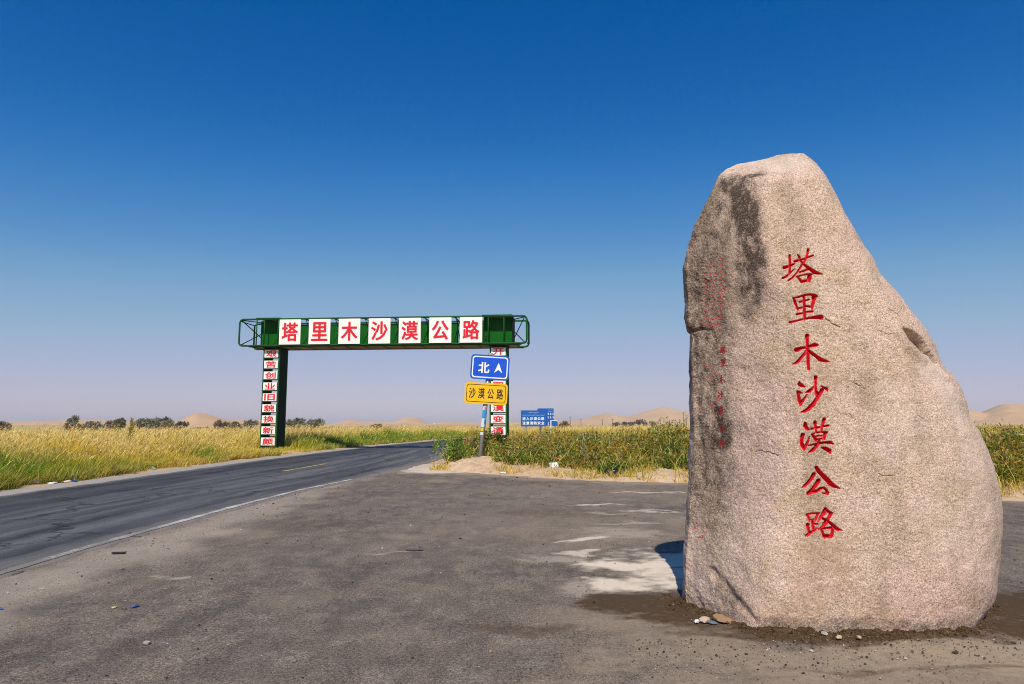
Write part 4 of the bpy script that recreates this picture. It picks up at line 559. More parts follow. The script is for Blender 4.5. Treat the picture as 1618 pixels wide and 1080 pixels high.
# truss: front and back tube frames with rounded ends, ties and braces
for yy in (0.0, GD):
    mb = MB(); r = .055
    pts = [(x_, yy, z_) for x_, z_ in rrect(GL/2, (ZB+ZT)/2, GL, ZT-ZB, .22, 5)]; mb.tube(pts + pts[:1] , r, 8, False)
    mb.build('chord_frame', M_GREEN, gate, True)
    for xk in (1.05, 1.52, 2.36, 14.75, 15.65): MB().tube([(xk, yy, ZB), (xk, yy, ZT)], .035, 6).build('truss_post', M_GREEN, gate, True)
for k in range(8):
    xk = 2.36 + k*1.778 - .25
    MB().tube([(xk, 0, ZT), (xk, GD, ZT)], .03, 6).build('cross_brace', M_GREEN_SHADE, gate, True); MB().tube([(xk, 0, ZB), (xk, GD, ZB)], .03, 6).build('cross_brace', M_GREEN_SHADE, gate, True)
    MB().tube([(xk+.06, .9, ZB), (xk+.06, .9, ZT)], .03, 6).build('cross_brace', M_GREEN_SHADE, gate, True); MB().tube([(xk, 0, ZB+.05), (xk, GD, ZT-.05)], .024, 6).build('cross_brace', M_GREEN_SHADE, gate, True); MB().tube([(xk+.12, 0, ZT-.05), (xk+.12, GD, ZB+.05)], .024, 6).build('cross_brace', M_GREEN_SHADE, gate, True)
for xk in (.02, GL-.02):
    MB().tube([(xk, 0, ZT-.1), (xk, GD, ZT-.1)], .03, 6).build('cross_brace', M_GREEN_SHADE, gate, True); MB().tube([(xk, 0, ZB+.1), (xk, GD, ZB+.1)], .03, 6).build('cross_brace', M_GREEN_SHADE, gate, True)
for xa, xb in ((.12, 1.5), (GL-.12, GL-1.4)):
    MB().tube([(xa, 0, ZT-.05), (xb, GD, ZT-.05)], .03, 6).build('cross_brace', M_GREEN_SHADE, gate, True); MB().tube([(xa, 0, ZT-.05), (xb-.3*(1 if xb < 5 else -1), GD, ZB+.05)], .03, 6).build('cross_brace', M_GREEN_SHADE, gate, True); MB().tube([(xa, 0, ZB+.05), (xb, GD, ZT-.1)], .03, 6).build('cross_brace', M_GREEN_SHADE, gate, True)
MB().box(.75, GL-.45, .1, GD-.02, ZB-.05, ZB-.02).build('deck', M_DECK, gate)
for yy in (.04, GD+.03): MB().box(.6, GL-.3, yy, yy+.05, ZB-.09, ZB-.052).build('edge_beam', M_GREEN, gate)
for k in range(15): MB().box(.75+k*(GL-1.3)/14-.02, .75+k*(GL-1.3)/14+.02, .092, GD+.028, ZB-.085, ZB-.052).build('joist', M_GREEN, gate)
# a sheet metal box over each column
COLS = ((1.30, .95, 1.0), (14.72, .95, 15.72))
for u0, u1 in ((1.02, 2.44), (14.40, 16.10)):
    MB().box(u0-.02, u1+.02, -.06, GD+.04, ZT+.06, ZT+.085).build('roof_plate', M_GREEN, gate)
    MB().box(u0+.05, u1-.02, .62, .65, ZB+.02, ZT-.02).build('back_sheet', M_GREEN_SHEET, gate)
    MB().box(u0, u0+.03, .62, GD-.04, ZB+.02, ZT).build('side_sheet', M_GREEN_SHADE, gate); MB().box(u1-.01, u1+.02, .25, GD-.04, ZB+.02, ZT).build('side_sheet', M_GREEN_SHADE, gate)
# seven letter panels, front and back
def panel(parent, name, x0, w_, z0, h_, yf, th, char, fill, bold, mat_p=M_WHITE, mat_c=M_SIGN_RED, fillh=None):
    p = MB().box(-w_/2, w_/2, 0, th, -h_/2, h_/2).build(name, mat_p, parent); p.location = (x0+w_/2, yf, z0+h_/2)
    if char:
        vs, fs = glyph(char, w_*fill, h_*(fillh or fill), bold); MB().add(vs, fs).build('character', mat_c, p)
    return p
for k, ch in enumerate('塔里木沙漠公路'):
    panel(gate, 'letter_panel', 2.47+k*1.778, 1.28, ZB+.045, 1.47, -.10, .03, ch, .77, .034)
for k in range(7):
    b = MB().box(2.55+k*1.778, 2.55+k*1.778+1.28, GD+.05, GD+.08, ZB+.12, ZB+1.5).build('rear_panel', M_GREEN_SHEET, gate)
# columns
for u0, text in ((1.36, '艰苦创业旧貌换新颜'), (14.80, '开拓进取大漠变通途')):
    W_, D_ = 1.0, 1.19; y0 = .35; zt = ZB-.09
    for xx in (u0, u0+W_-.07):
        for yy in (y0, y0+D_-.07): MB().box(xx, xx+.07, yy, yy+.07, .1, zt).build('column_post', M_GREEN, gate)
    for k in range(10):
        zz = .28 + k*.64
        if zz < zt: MB().box(u0+.07, u0+W_-.07, y0+.012, y0+.05, zz-.025, zz+.025).build('cross_rail', M_GREEN, gate)
    for xx in (u0+.005, u0+W_-.035): MB().box(xx, xx+.03, y0+.071, y0+D_-.071, .1, zt).build('side_sheet', M_GREEN_SHADE, gate)
    for k in range(9): MB().box(u0+.09, u0+W_-.09, y0+D_-.04, y0+D_-.01, .36+k*.64, .36+k*.64+.46).build('rear_sheet', M_GREEN_SHADE, gate)
    for k, ch in enumerate(text):
        p = panel(gate, 'slogan_panel', u0+.085, .83, 5.66-.225-k*.64, .45, y0-.035, .03, ch, .78, .034, fillh=.88)
    MB().box(u0-.2, u0+W_+.2, y0-.2, y0+D_+.2, -.05, .1).build('footing', M_CONCRETE, gate, bevel=.02)
    MB().box(u0-.06, u0+W_+.06, y0-.05, y0+D_+.05, zt, zt+.05).build('head_plate', M_GREEN_SHADE, gate)

# ---------------------------------------------------------------- road signs
M_BLUE = paint('sign_blue', (.006, .085, .60), .35, .1, ((.2, .3, .5), .12), 4)
M_BLUE_EDGE = paint('sign_blue_edge', (.01, .10, .42), .4, .1)
M_SIGN_WHITE = paint('reflective_white', (.80, .82, .80), .4, .06)
M_YELLOW = paint('sign_yellow', (.80, .47, .006), .38, .08, ((.5, .35, .1), .15), 4)
M_BLACK = paint('black_vinyl', (.012, .012, .012), .5, .1)
M_STEEL = paint('galvanised_steel', (.30, .33, .34), .5, .2, ((.38, .33, .27), .5), 6, .4, .35)
M_STICK_BLUE = paint('blue_sticker', (.02, .28, .62), .5, .3); M_STICK_WHITE = paint('white_sticker', (.62, .66, .68), .5, .3); M_STICK_YELLOW = paint('yellow_sticker', (.65, .50, .05), .5, .3); M_STICK_PINK = paint('pink_sticker', (.55, .12, .2), .5, .3)
sign = tag(empty('road_sign', (-1.19, 25.0, .15)), 'leaning grey pole with a blue plate above a yellow plate', 'road sign')
def lean(zz): return .40*zz/3.95
mb = MB().tube([(lean(0)-.02, 0, -.3), (lean(4.0), 0, 4.0)], .085, 16); pole = mb.build('pole', M_STEEL, sign, True)
def sleeve(z0, z1, m, a0=0, a1=2*math.pi, nm='sticker'):
    n = 14; vs = []; fs = []
    for i, zz in enumerate((z0, z1)):
        for k in range(n+1):
            a = a0+(a1-a0)*k/n; vs.append((lean(zz)+.0885*math.cos(a), .0885*math.sin(a), zz))
    for k in range(n): fs.append((k, k+1, n+2+k, n+1+k))
    MB().add(vs, fs).build(nm, m, pole, True)
sleeve(1.30, 2.05, M_STICK_WHITE); sleeve(1.62, 1.92, M_STICK_BLUE, math.pi*1.2, math.pi*1.85); sleeve(1.17, 1.27, M_STICK_YELLOW); sleeve(1.03, 1.12, M_STICK_WHITE)
sleeve(1.93, 2.03, M_STICK_PINK, math.pi*1.45, math.pi*1.95); sleeve(1.4, 1.6, M_STICK_BLUE, math.pi*1.6, math.pi*1.95)
def plate(name, cx, cz, w_, h_, tilt, skew, mat, border, edge_mat, letters, y=-.13):
    p = MB().plate(rrect(0, 0, w_, h_, .12), 0, .012).build(name, mat, sign); p.location = (cx, y, cz); p.rotation_euler = (0, math.radians(tilt), math.radians(skew))
    bm, o0, o1, eo = border
    mb = MB(); ring_plate(mb, rrect(0, 0, w_-2*o0, h_-2*o0, .10), rrect(0, 0, w_-2*o1, h_-2*o1, .085), -.003, -.0005); mb.build('border', bm, p)
    if eo:
        mb = MB(); ring_plate(mb, rrect(0, 0, w_+.02, h_+.02, .13), rrect(0, 0, w_-.03, h_-.03, .105), -.004, .014); mb.build('rim', edge_mat, p)
    for ch, lx, lz, lw, lh, m, b in letters:
        vs, fs = (glyph(ch, lw, lh, b) if isinstance(ch, str) else ([(a*lw, -.004, c*lh) for a, c in ch], [tuple(range(len(ch)))]))
        o = MB().add(vs, fs).build('character' if isinstance(ch, str) else 'arrow', m, p); o.location = (lx, 0, lz)
    for zz in (-h_*.28, h_*.28): MB().box(-w_*.4, w_*.4, .013, .045, zz-.03, zz+.03).build('mounting_rail', M_STEEL, p)
ARROW = [(0, .5), (.5, -.5), (.02, -.12), (-.5, -.5)]
ARROW = [(-.5, -.5), (0, -.20), (.5, -.5), (0, .5)]
plate('blue_plate', .385, 3.47, 1.39, .88, 3.6, 0, M_BLUE, (M_SIGN_WHITE, .045, .085, True), M_BLUE_EDGE, [('北', -.22, -.02, .41, .41, M_SIGN_WHITE, .03), (ARROW, .31, 0, .30, .38, M_SIGN_WHITE, 0)])
plate('yellow_plate', .245, 2.515, 1.56, .77, 3.2, 0, M_YELLOW, (M_BLACK, .065, .085, False), M_YELLOW, [(c_, -.50+k*.335, 0, .24, .38, M_BLACK, .022) for k, c_ in enumerate('沙漠公路')])
for zz in (3.2, 3.72, 2.3, 2.72): MB().tube([(lean(zz)-.11, 0, zz), (lean(zz), -.11, zz), (lean(zz)+.11, 0, zz), (lean(zz), .11, zz), (lean(zz)-.11, 0, zz)], .016, 6).build('clamp', M_STEEL, sign)

def board(name, x0, x1, z0, z1, y, label, rows, legs):
    t_ = tag(empty(name, ((x0+x1)/2, y, 0)), label, 'sign board'); w_, h_ = x1-x0, z1-z0
    p = MB().box(-w_/2, w_/2, 0, .04, z0, z1).build('board', M_BOARD, t_)
    for txt, lx, lz, lw, lh in rows:
        vs, fs = glyph(txt, lw, lh, .03 if lw < .5 else 0, .006); o = MB().add(vs, fs).build('lettering', M_SIGN_WHITE, p); o.location = (lx, 0, lz)
    for lx in legs: MB().tube([(lx, .09, -.1), (lx, .09, z1-.1)], .045, 8).build('post', M_STEEL, t_, True)
    return t_
M_BOARD = paint('board_blue', (.006, .10, .42), .4, .12, ((.15, .25, .4), .15), 2)
board('information_board', .71, 2.74, 1.33, 2.61, 55.0, 'wide blue board with two rows of white characters standing in the scrub', [(c_, -.76+k*.30, 1.95, .25, .25) for k, c_ in enumerate('进入沙漠公路')] + [(c_, -.76+k*.30, 1.60, .25, .25) for k, c_ in enumerate('注意消防安全')] + [('قۇملۇق تاشيولىغا', .0, 2.43, .78, .10), ('كىرگەندە بىخەتەرلىككە دىققەت قىلىڭ', 0, 2.23, 1.75, .10)], (-.6, .6))
t_ = tag(empty('information_board', (2.72, 55.5, 0)), 'taller blue board half hidden behind the wide blue board', 'sign board')
p = MB().box(-.66, .66, 0, .04, 1.38, 2.78).build('board', M_BOARD, t_)
mb = MB()      # its lettering is too small and worn to read: rows of short white strokes
rb = random.Random(5)
for zz, n, s_ in ((2.66, 4, .04), (2.55, 5, .04), (2.34, 3, .15), (2.05, 3, .15), (1.60, 2, .12), (1.46, 2, .12)):
    for k in range(n):
        cx = .21 + k*(.40/max(n-1, 1))
        for q in range(4): 
            a_, b_ = cx-s_*.45+rb.uniform(0, .3)*s_, zz-s_*.45+q*s_*.27; mb.box(a_, a_+s_*rb.uniform(.4, .75), -.006, -.001, b_, b_+s_*.13)
        mb.box(cx-.012, cx+.012, -.0075, -.0012, zz-s_*.45, zz+s_*.45)
o = mb.build('lettering', M_SIGN_WHITE, p); o['kind'] = 'stuff'
for lx in (-.45, .45): MB().tube([(lx, .09, -.1), (lx, .09, 2.6)], .045, 8).build('post', M_STEEL, t_, True)
t_ = tag(empty('round_sign', (3.45, 55.3, 0)), 'small round blue sign low on a white post beside the blue boards', 'road sign')
MB().tube([(-.32, 0, -.1), (-.32, 0, 1.84)], .035, 8).build('post', M_SIGN_WHITE, t_, True)
MB().tube([(0, -.05, 1.55), (0, -.03, 1.55)], .23, 24).build('disc', M_BOARD, t_); MB().tube([(-.34, -.02, 1.8), (.2, -.02, 1.8)], .025, 8).build('arm', M_SIGN_WHITE, t_, True)
# ---------------------------------------------------------------- vegetation
def leaf_material(name, rough=.6, trans=.28):
    t = NT(name); at = t.n('Attribute', {'attribute_name': 'tint'}); v = t.coords()
    c = t.mix(1.0, at.outputs['Color'], t.math('MULTIPLY_ADD', t.noise(v, 30, 2), .6, .7), 'MULTIPLY')
    d = t.n('BsdfPrincipled', Base_Color=c, Roughness=rough); d.inputs['Specular IOR Level'].default_value = .15
    tr = t.n('BsdfTranslucent', Color=c); mx = t.n('MixShader', Fac=trans, i1=d.outputs[0], i2=tr.outputs[0]); t.t.links.new(mx.outputs[0], t.out.inputs[0]); return t.m
M_LEAF = leaf_material('living_and_dry_leaves')
rg = np.random.default_rng(7)
def blades(base, h, w, az, lean, c0, c1):
    n = len(base); ts = np.array([0, .4, .75, 1.0]); ws = np.array([.8, 1, .7, 0])
    d = np.stack([np.cos(az), np.sin(az)], 1); fa = rg.uniform(0, np.pi, n); s = np.stack([np.cos(fa), np.sin(fa), np.zeros(n)], 1)
    V = np.zeros((n, 7, 3)); Cc = np.zeros((n, 7, 3)); q = 0
    for i, t_ in enumerate(ts):
        p = np.array(base, float); off = (lean*h*t_**1.8)[:, None]*d; p = p.copy(); p[:, :2] += off; p[:, 2] += h*(t_ - .22*lean*t_**2)
        c = c0*(1-t_) + c1*t_
        if i < 3:
            V[:, q] = p - s*(w*ws[i]/2)[:, None]; V[:, q+1] = p + s*(w*ws[i]/2)[:, None]; Cc[:, q] = c; Cc[:, q+1] = c; q += 2
        else: V[:, q] = p; Cc[:, q] = c
    o = np.arange(n)[:, None]*7
    qd = np.concatenate([o+np.array([0, 1, 3, 2]), o+np.array([2, 3, 5, 4])]); tr = o+np.array([4, 5, 6])
    return V.reshape(-1, 3), qd, tr, Cc.reshape(-1, 3), V[:, 6]
def leaves(p, dirv, l, w, col):
    n = len(p); r = rg.normal(size=(n, 3)); s = np.cross(dirv, r); s /= np.maximum(np.linalg.norm(s, axis=1), 1e-6)[:, None]
    V = np.stack([p, p+dirv*(l*.45)[:, None]+s*(w/2)[:, None], p+dirv*l[:, None], p+dirv*(l*.45)[:, None]-s*(w/2)[:, None]], 1)
    return V.reshape(-1, 3), np.arange(n*4).reshape(-1, 4), np.zeros((0, 3), int), np.repeat(col, 4, 0)
def merge(parts):
    V, Q_, T_, C_ = [], [], [], []; k = 0
    for p in parts:
        V.append(p[0]); Q_.append(p[1]+k); T_.append(p[2]+k); C_.append(p[3]); k += len(p[0])
    return np.concatenate(V), np.concatenate(Q_), np.concatenate(T_), np.clip(np.concatenate(C_), .004, .9)
def foliage(name, parts, parent=None):
    V, q, t_, c = merge(parts); return np_mesh(name, V, quads=q, tris=(t_ if len(t_) else None), mat=M_LEAF, attrs={'tint': c}, parent=parent)
GOLD, STRAW, YGREEN, GREEN, DEEP, BROWN, RUSTC = [np.array(c) for c in ((.76, .53, .07), (.84, .64, .24), (.56, .48, .028), (.20, .32, .022), (.075, .18, .025), (.40, .25, .07), (.46, .19, .03))]
def lerp(a, b, f): return a*(1-f)[:, None] + b*f[:, None]

# left field: reeds and dry grass between the road and the dunes
def left_field(n, ymin, ymax, hmul, wmul, kind):
    Y = ymin*(ymax/ymin)**rg.random(n); off = rg.exponential(3.2+.14*Y) ; off = np.where(rg.random(n) < .25, rg.uniform(0, 2.5, n), off)
    X = left_x(Y) - 1.0 - off + .35*fbm2(Y, Y*0, .8, 3, 60)
    k = (X > -.80*Y-3) & (np.hypot(X, Y) < 230); X, Y, off = X[k], Y[k], off[k]; n = len(X)
    nz = fbm2(X, Y, .16, 4, 61); nz2 = fbm2(X, Y, .7, 3, 62)
    ok = rg.random(n) < np.clip(.75+.5*nz2, .25, 1)*np.clip(.22+off/.9+.5*nz2, .12, 1); X, Y, off, nz, nz2 = X[ok], Y[ok], off[ok], nz[ok], nz2[ok]; n = len(X)
    h = (.40+.70*sstep(0, 3.0, off))*(1+.30*nz2+.14*nz)*rg.uniform(.55, 1.2, n)*hmul
    gate_gap = sstep(.75, 1.25, np.hypot((X+13.6)/2.3, (Y-37.2)/5.2)); h = h*(.26+.74*gate_gap)
    wd = (.007+.00062*Y)*rg.uniform(.6, 1.4, n)*wmul
    greenish = np.clip(sstep(3.4, .2, off)*.75 + .45*nz + .25*rg.normal(size=n)*.5, 0, 1)
    lush = sstep(23, 17.5, Y)*sstep(3.6, 1.2, off)*1.2 + sstep(-.1, .5, fbm2(X, Y, .33, 3, 66))*sstep(3.2, .8, off)*.8 + sstep(36, 46, Y)*sstep(86, 70, Y)*sstep(4.5, 1.5, off)
    c0 = lerp(np.tile(GOLD*.9, (n, 1)), np.tile(YGREEN, (n, 1)), np.clip(greenish*1.5+.25, 0, 1)); c1 = lerp(np.tile(STRAW, (n, 1)), np.tile(YGREEN, (n, 1)), greenish)
    br = np.clip(-.5*nz2+.15*rg.normal(size=n), 0, .8); c1 = lerp(c1, np.tile(BROWN, (n, 1)), br)
    dead = np.clip(sstep(.9, .1, off)*1.2*(rg.random(n) < .6), 0, 1); c0 = lerp(c0, np.tile(BROWN, (n, 1)), dead*.8); c1 = lerp(c1, np.tile(np.array([.55, .33, .13]), (n, 1)), dead*.7)
    L = np.clip(lush*1.1*(rg.random(n) < .80)*(1-dead*.7), 0, 1); c0 = lerp(c0, np.tile(DEEP, (n, 1)), L); c1 = lerp(c1, np.tile(GREEN, (n, 1)), L)
    yl = np.clip(sstep(4.5, 2.5, off)*sstep(.6, 1.6, off)*(.5+1.2*fbm2(X, Y, .5, 3, 67)), 0, 1)*(1-L)*.8; c1 = lerp(c1, np.tile(np.array([.72, .50, .02]), (n, 1)), yl)
    c1 = c1*rg.uniform(.7, 1.3, n)[:, None]; c0 = c0*rg.uniform(.75, 1.2, n)[:, None]
    base = np.stack([X, Y, np.full(n, -.04)], 1); az = np.where(rg.random(n) < .65, rg.normal(.35, .7, n), rg.uniform(0, 6.28, n))
    ln = rg.uniform(.15, .55, n) if kind == 'stem' else rg.uniform(.4, 1.0, n)
    B = blades(base, h, wd, az, ln, c0, c1)
    if kind != 'stem': return [B[:4]]
    m = (rg.random(n) < .36*(1-L)) & (h > .6); tip = B[4][m] - np.array([0, 0, .05]); k = m.sum()
    pc = lerp(np.tile(STRAW, (k, 1)), np.tile(np.array([.56, .36, .13]), (k, 1)), rg.random(k))
    Pm = blades(tip, rg.uniform(.08, .19, k), (.011+.0008*Y[m])*rg.uniform(.5, 1.2, k), az[m], rg.uniform(.5, 1.2, k), pc, pc*1.1)
    return [B[:4], Pm[:4]]
parts = left_field(120000, 11.5, 130, 1.03, .70, 'stem') + left_field(150000, 11.5, 120, .80, 1.0, 'leaf')
tag(foliage('reed_grass', parts), kind='stuff')

# right side: scrub of leafy weeds with dry grass between
def right_ok(X, Y):
    return (np.hypot((X+1.45)/.85, (Y-23.7)/1.75) > 1) & (X > np.interp(Y, R_[:, 1], R_[:, 0]) + 1.0) & (Y > edge_y(X) + 1.6 + .5*np.sin(X*1.7)) & (X < .80*Y+2.5)
def scrub(n, ymin, ymax, leaves_per, dense_h):
    Y = ymin*(ymax/ymin)**rg.random(n); X = rg.uniform(-3.5, 1, n) + rg.random(n)*(.80*Y+5); k = right_ok(X, Y); X, Y = X[k], Y[k]
    nz = fbm2(X, Y, .22, 4, 80); nz2 = fbm2(X, Y, .8, 3, 81); k = rg.random(len(X)) < np.clip(.75+.6*nz2, .2, 1)
    k &= ~((np.hypot((X-5.2)/3.5, (Y-33)/4.0) < 1))            # the dry clearing
    hidden = (X/Y > .30) & (X/Y < .68) & (Y > 16); k &= ~(hidden & (rg.random(len(X)) < .45))
    X, Y, nz, nz2 = X[k], Y[k], nz[k], nz2[k]; n = len(X)
    d = Y-edge_y(X); tall = sstep(3.8, 6.2, X)*sstep(30, 22, Y)*.42 - sstep(8.5, 10.5, X)*.25
    H = (.33+.52*sstep(1.6, 4.6, d)+tall)*(1+.24*nz+.42*nz2)*rg.uniform(.6, 1.2, n)*dense_h*(1-.35*sstep(24, 50, Y))
    H = H*(.42+.58*sstep(1.0, 3.6, np.hypot(X+.6, (Y-36)*.45)))
    r = rg.uniform(.18, .42, n)*(.7+.3*H)
    parts = []
    per = np.clip(leaves_per*(20/Y), 14, leaves_per).astype(int); idx = np.repeat(np.arange(n), per); m = len(idx)
    t_ = rg.random(m)**.75; ph = rg.uniform(0, 6.28, m); rr = np.sqrt(rg.random(m))*r[idx]*(.35+.9*t_*(1.25-t_)*1.9)
    gz = np.maximum(verge_h(X, Y), -.04)[idx]
    p = np.stack([X[idx]+rr*np.cos(ph), Y[idx]+rr*np.sin(ph), gz + t_*H[idx]*(1-.25*(rr/r[idx])**2)], 1)
    dv = np.stack([np.cos(ph)*.8, np.sin(ph)*.8, rg.uniform(-.2, 1.1, m)], 1) + rg.normal(size=(m, 3))*.35; dv /= np.linalg.norm(dv, axis=1)[:, None]
    hue = np.clip(.42+1.3*nz[idx]+.3*rg.normal(size=m), 0, 1); u = rg.random(n)[idx]
    c = lerp(np.tile(np.array([.14, .20, .018]), (m, 1)), np.tile(np.array([.34, .27, .03]), (m, 1)), hue)
    c = lerp(c, np.tile(np.array([.44, .19, .03]), (m, 1)), np.clip((u < .17)*.75 + sstep(.75, 1.0, t_)*.4*(u > .5), 0, .9))
    c = lerp(c, np.tile(DEEP, (m, 1)), ((u > .76)*.85))
    c = lerp(c, np.tile(np.array([.48, .48, .20]), (m, 1)), (rg.random(m) < .10)*.8)
    c *= rg.uniform(.7, 1.3, m)[:, None]
    l = rg.uniform(.06, .13, m)*(.8+.014*Y[idx]); parts.append(leaves(p, dv, l, l*rg.uniform(.22, .45, m), c))
    # stems
    ns = 5; i2 = np.repeat(np.arange(n), ns); k = len(i2); b = np.stack([X[i2]+rg.normal(size=k)*.08, Y[i2]+rg.normal(size=k)*.08, np.maximum(verge_h(X, Y), -.05)[i2]-.03], 1)
    cs = lerp(np.tile(BROWN, (k, 1)), np.tile(YGREEN, (k, 1)), rg.random(k)); parts.append(blades(b, H[i2]*rg.uniform(.7, 1.2, k), .008+.0005*Y[i2], rg.uniform(0, 6.28, k), rg.uniform(.1, .5, k), cs, cs)[:4])
    # fuzzy seed heads on the tops
    k = int(n*1.6); i3 = rg.integers(0, n, k); tp = np.stack([X[i3]+rg.normal(size=k)*r[i3]*.6, Y[i3]+rg.normal(size=k)*r[i3]*.6, gz[0]*0+np.maximum(verge_h(X, Y), -.04)[i3]+H[i3]*rg.uniform(.75, 1.0, k)], 1)
    cs = lerp(np.tile(np.array([.36, .22, .10]), (k, 1)), np.tile(np.array([.42, .36, .13]), (k, 1)), rg.random(k)); parts.append(blades(tp, rg.uniform(.10, .26, k), .018+.0007*Y[i3], rg.uniform(0, 6.28, k), rg.uniform(.2, .9, k), cs, cs*1.1)[:4])
    return parts
def right_grass(n, ymin, ymax, h0, h1, wm, edge=False):
    Y = ymin*(ymax/ymin)**rg.random(n); X = -3.5 + rg.random(n)*(.80*Y+6)
    if edge: Y = edge_y(X)+.5+np.abs(rg.normal(size=n))*1.1
    k = (X > np.interp(Y, R_[:, 1], R_[:, 0])+.9) & (Y > edge_y(X)+.4) & (X < .8*Y+2) & (np.hypot((X+1.4)/.7, (Y-23.7)/1.6) > 1); X, Y = X[k], Y[k]
    nz = fbm2(X, Y, 1.1, 3, 90); k = rg.random(len(X)) < np.clip(.5+1.1*nz, .06 if edge else .25, 1); X, Y, nz = X[k], Y[k], nz[k]; n = len(X)
    h = rg.uniform(h0, h1, n)*(1+.3*nz); g = np.clip(.35+.8*fbm2(X, Y, .3, 3, 91)+.25*rg.normal(size=n), 0, 1)
    if edge: g *= .45
    c0 = lerp(np.tile(GOLD*.85, (n, 1)), np.tile(GREEN, (n, 1)), g); c1 = lerp(np.tile(STRAW*.9, (n, 1)), np.tile(YGREEN, (n, 1)), g); f = rg.uniform(.7, 1.2, n)[:, None]
    return [blades(np.stack([X, Y, np.maximum(verge_h(X, Y), -.05)-.02], 1), h, (.006+.0006*Y)*wm*rg.uniform(.6, 1.4, n), rg.uniform(0, 6.28, n), rg.uniform(.2, .9, n), c0*f, c1*f)[:4]]
parts = scrub(5600, 13.5, 30, 130, .96) + scrub(4200, 30, 120, 70, .95) + right_grass(15000, 14, 75, .4, .95, .9) + right_grass(26000, 60, 220, .5, 1.2, 1.5)
tag(foliage('scrub', parts), kind='stuff')
tag(foliage('dry_grass', right_grass(15000, 14, 30, .06, .26, .9, True)), kind='stuff')

# single shrubs and trees that stand out
M_BARK = paint('bark', (.13, .095, .065), .9, .3, ((.07, .05, .035), .5), 5)
def shrub(name, label, cat, x, y, w_, h_, cols, n=900, group=None, lsize=None, trunk=True, z0=-.05, lobes=None, dens=1.0):
    r = np.random.default_rng(int(abs(x*31+y*7))+3); root = tag(empty(name, (x, y, z0)), label, cat, group)
    lsize = lsize or (.05+.0021*math.hypot(x, y)); lobes = lobes or max(4, int(w_/h_*5))
    cs = np.stack([r.uniform(-.40, .40, lobes)*w_, r.uniform(-.22, .22, lobes)*w_, h_*(.28+.5*r.random(lobes))], 1); cs[0] = (r.uniform(-.12, .12)*w_, 0, h_*.78)
    rad = np.minimum(r.uniform(.20, .34, lobes)*min(w_, h_*1.3), h_-cs[:, 2]+h_*.03)
    i = r.integers(0, lobes, n); d = r.normal(size=(n, 3)); d /= np.linalg.norm(d, axis=1)[:, None]
    p = cs[i] + d*(rad[i]*r.random(n)**.45)[:, None]*np.array([1.15, 1.0, .9]); keep = p[:, 2] > .02
    keep &= r.random(n) < np.clip(.62+1.5*fbm(p*(4.2/max(w_, .6)), 3, 5), .04, 1); p, d, i = p[keep], d[keep], i[keep]; m = len(p)
    u = np.clip(r.random(m)*.7+.45*fbm(p*1.4/max(w_*.3, .3), 2, 8)+.1, 0, 1); c = lerp(np.tile(np.array(cols[0]), (m, 1)), np.tile(np.array(cols[1]), (m, 1)), u)*r.uniform(.7, 1.3, m)[:, None]
    dv = d+r.normal(size=(m, 3))*.6+np.array([0, 0, .35]); dv /= np.linalg.norm(dv, axis=1)[:, None]
    l = lsize*r.uniform(.7, 1.6, m); foliage('crown' if cat == 'tree' else 'foliage', [leaves(p, dv, l, l*r.uniform(.35, .6, m), c)], root)
    if trunk:
        mb = MB(); th = h_*.03
        if cat == 'tree': mb.tube([(0, 0, -.1), (.02*w_, 0, h_*.25), cs[0]*np.array([.6, .6, .8])], th*1.6, 7, r2=th*.6)
        for q in range(lobes):
            b = np.array([0, 0, h_*.2]) if cat == 'tree' else np.array([cs[q][0]*.35, cs[q][1]*.35, -.02])
            mb.tube([b, (b+cs[q])/2+np.array([0, 0, -.03*h_]), cs[q]], th, 5, r2=th*.35)
        mb.build('trunk' if cat == 'tree' else 'stem', M_BARK, root, True)
    return root
def at(px, Y): return (px-809)/1078.7*Y*.993
def top(ypx, Y): return 1.6 + (668-ypx)/1078.7*Y*1.0
GREY = ((.20, .20, .13), (.32, .30, .20)); OLIVE = ((.15, .15, .06), (.27, .23, .10)); BRN = ((.22, .18, .11), (.34, .27, .17)); PALEG = ((.26, .24, .15), (.36, .32, .20)); DK = ((.12, .12, .08), (.20, .18, .12))
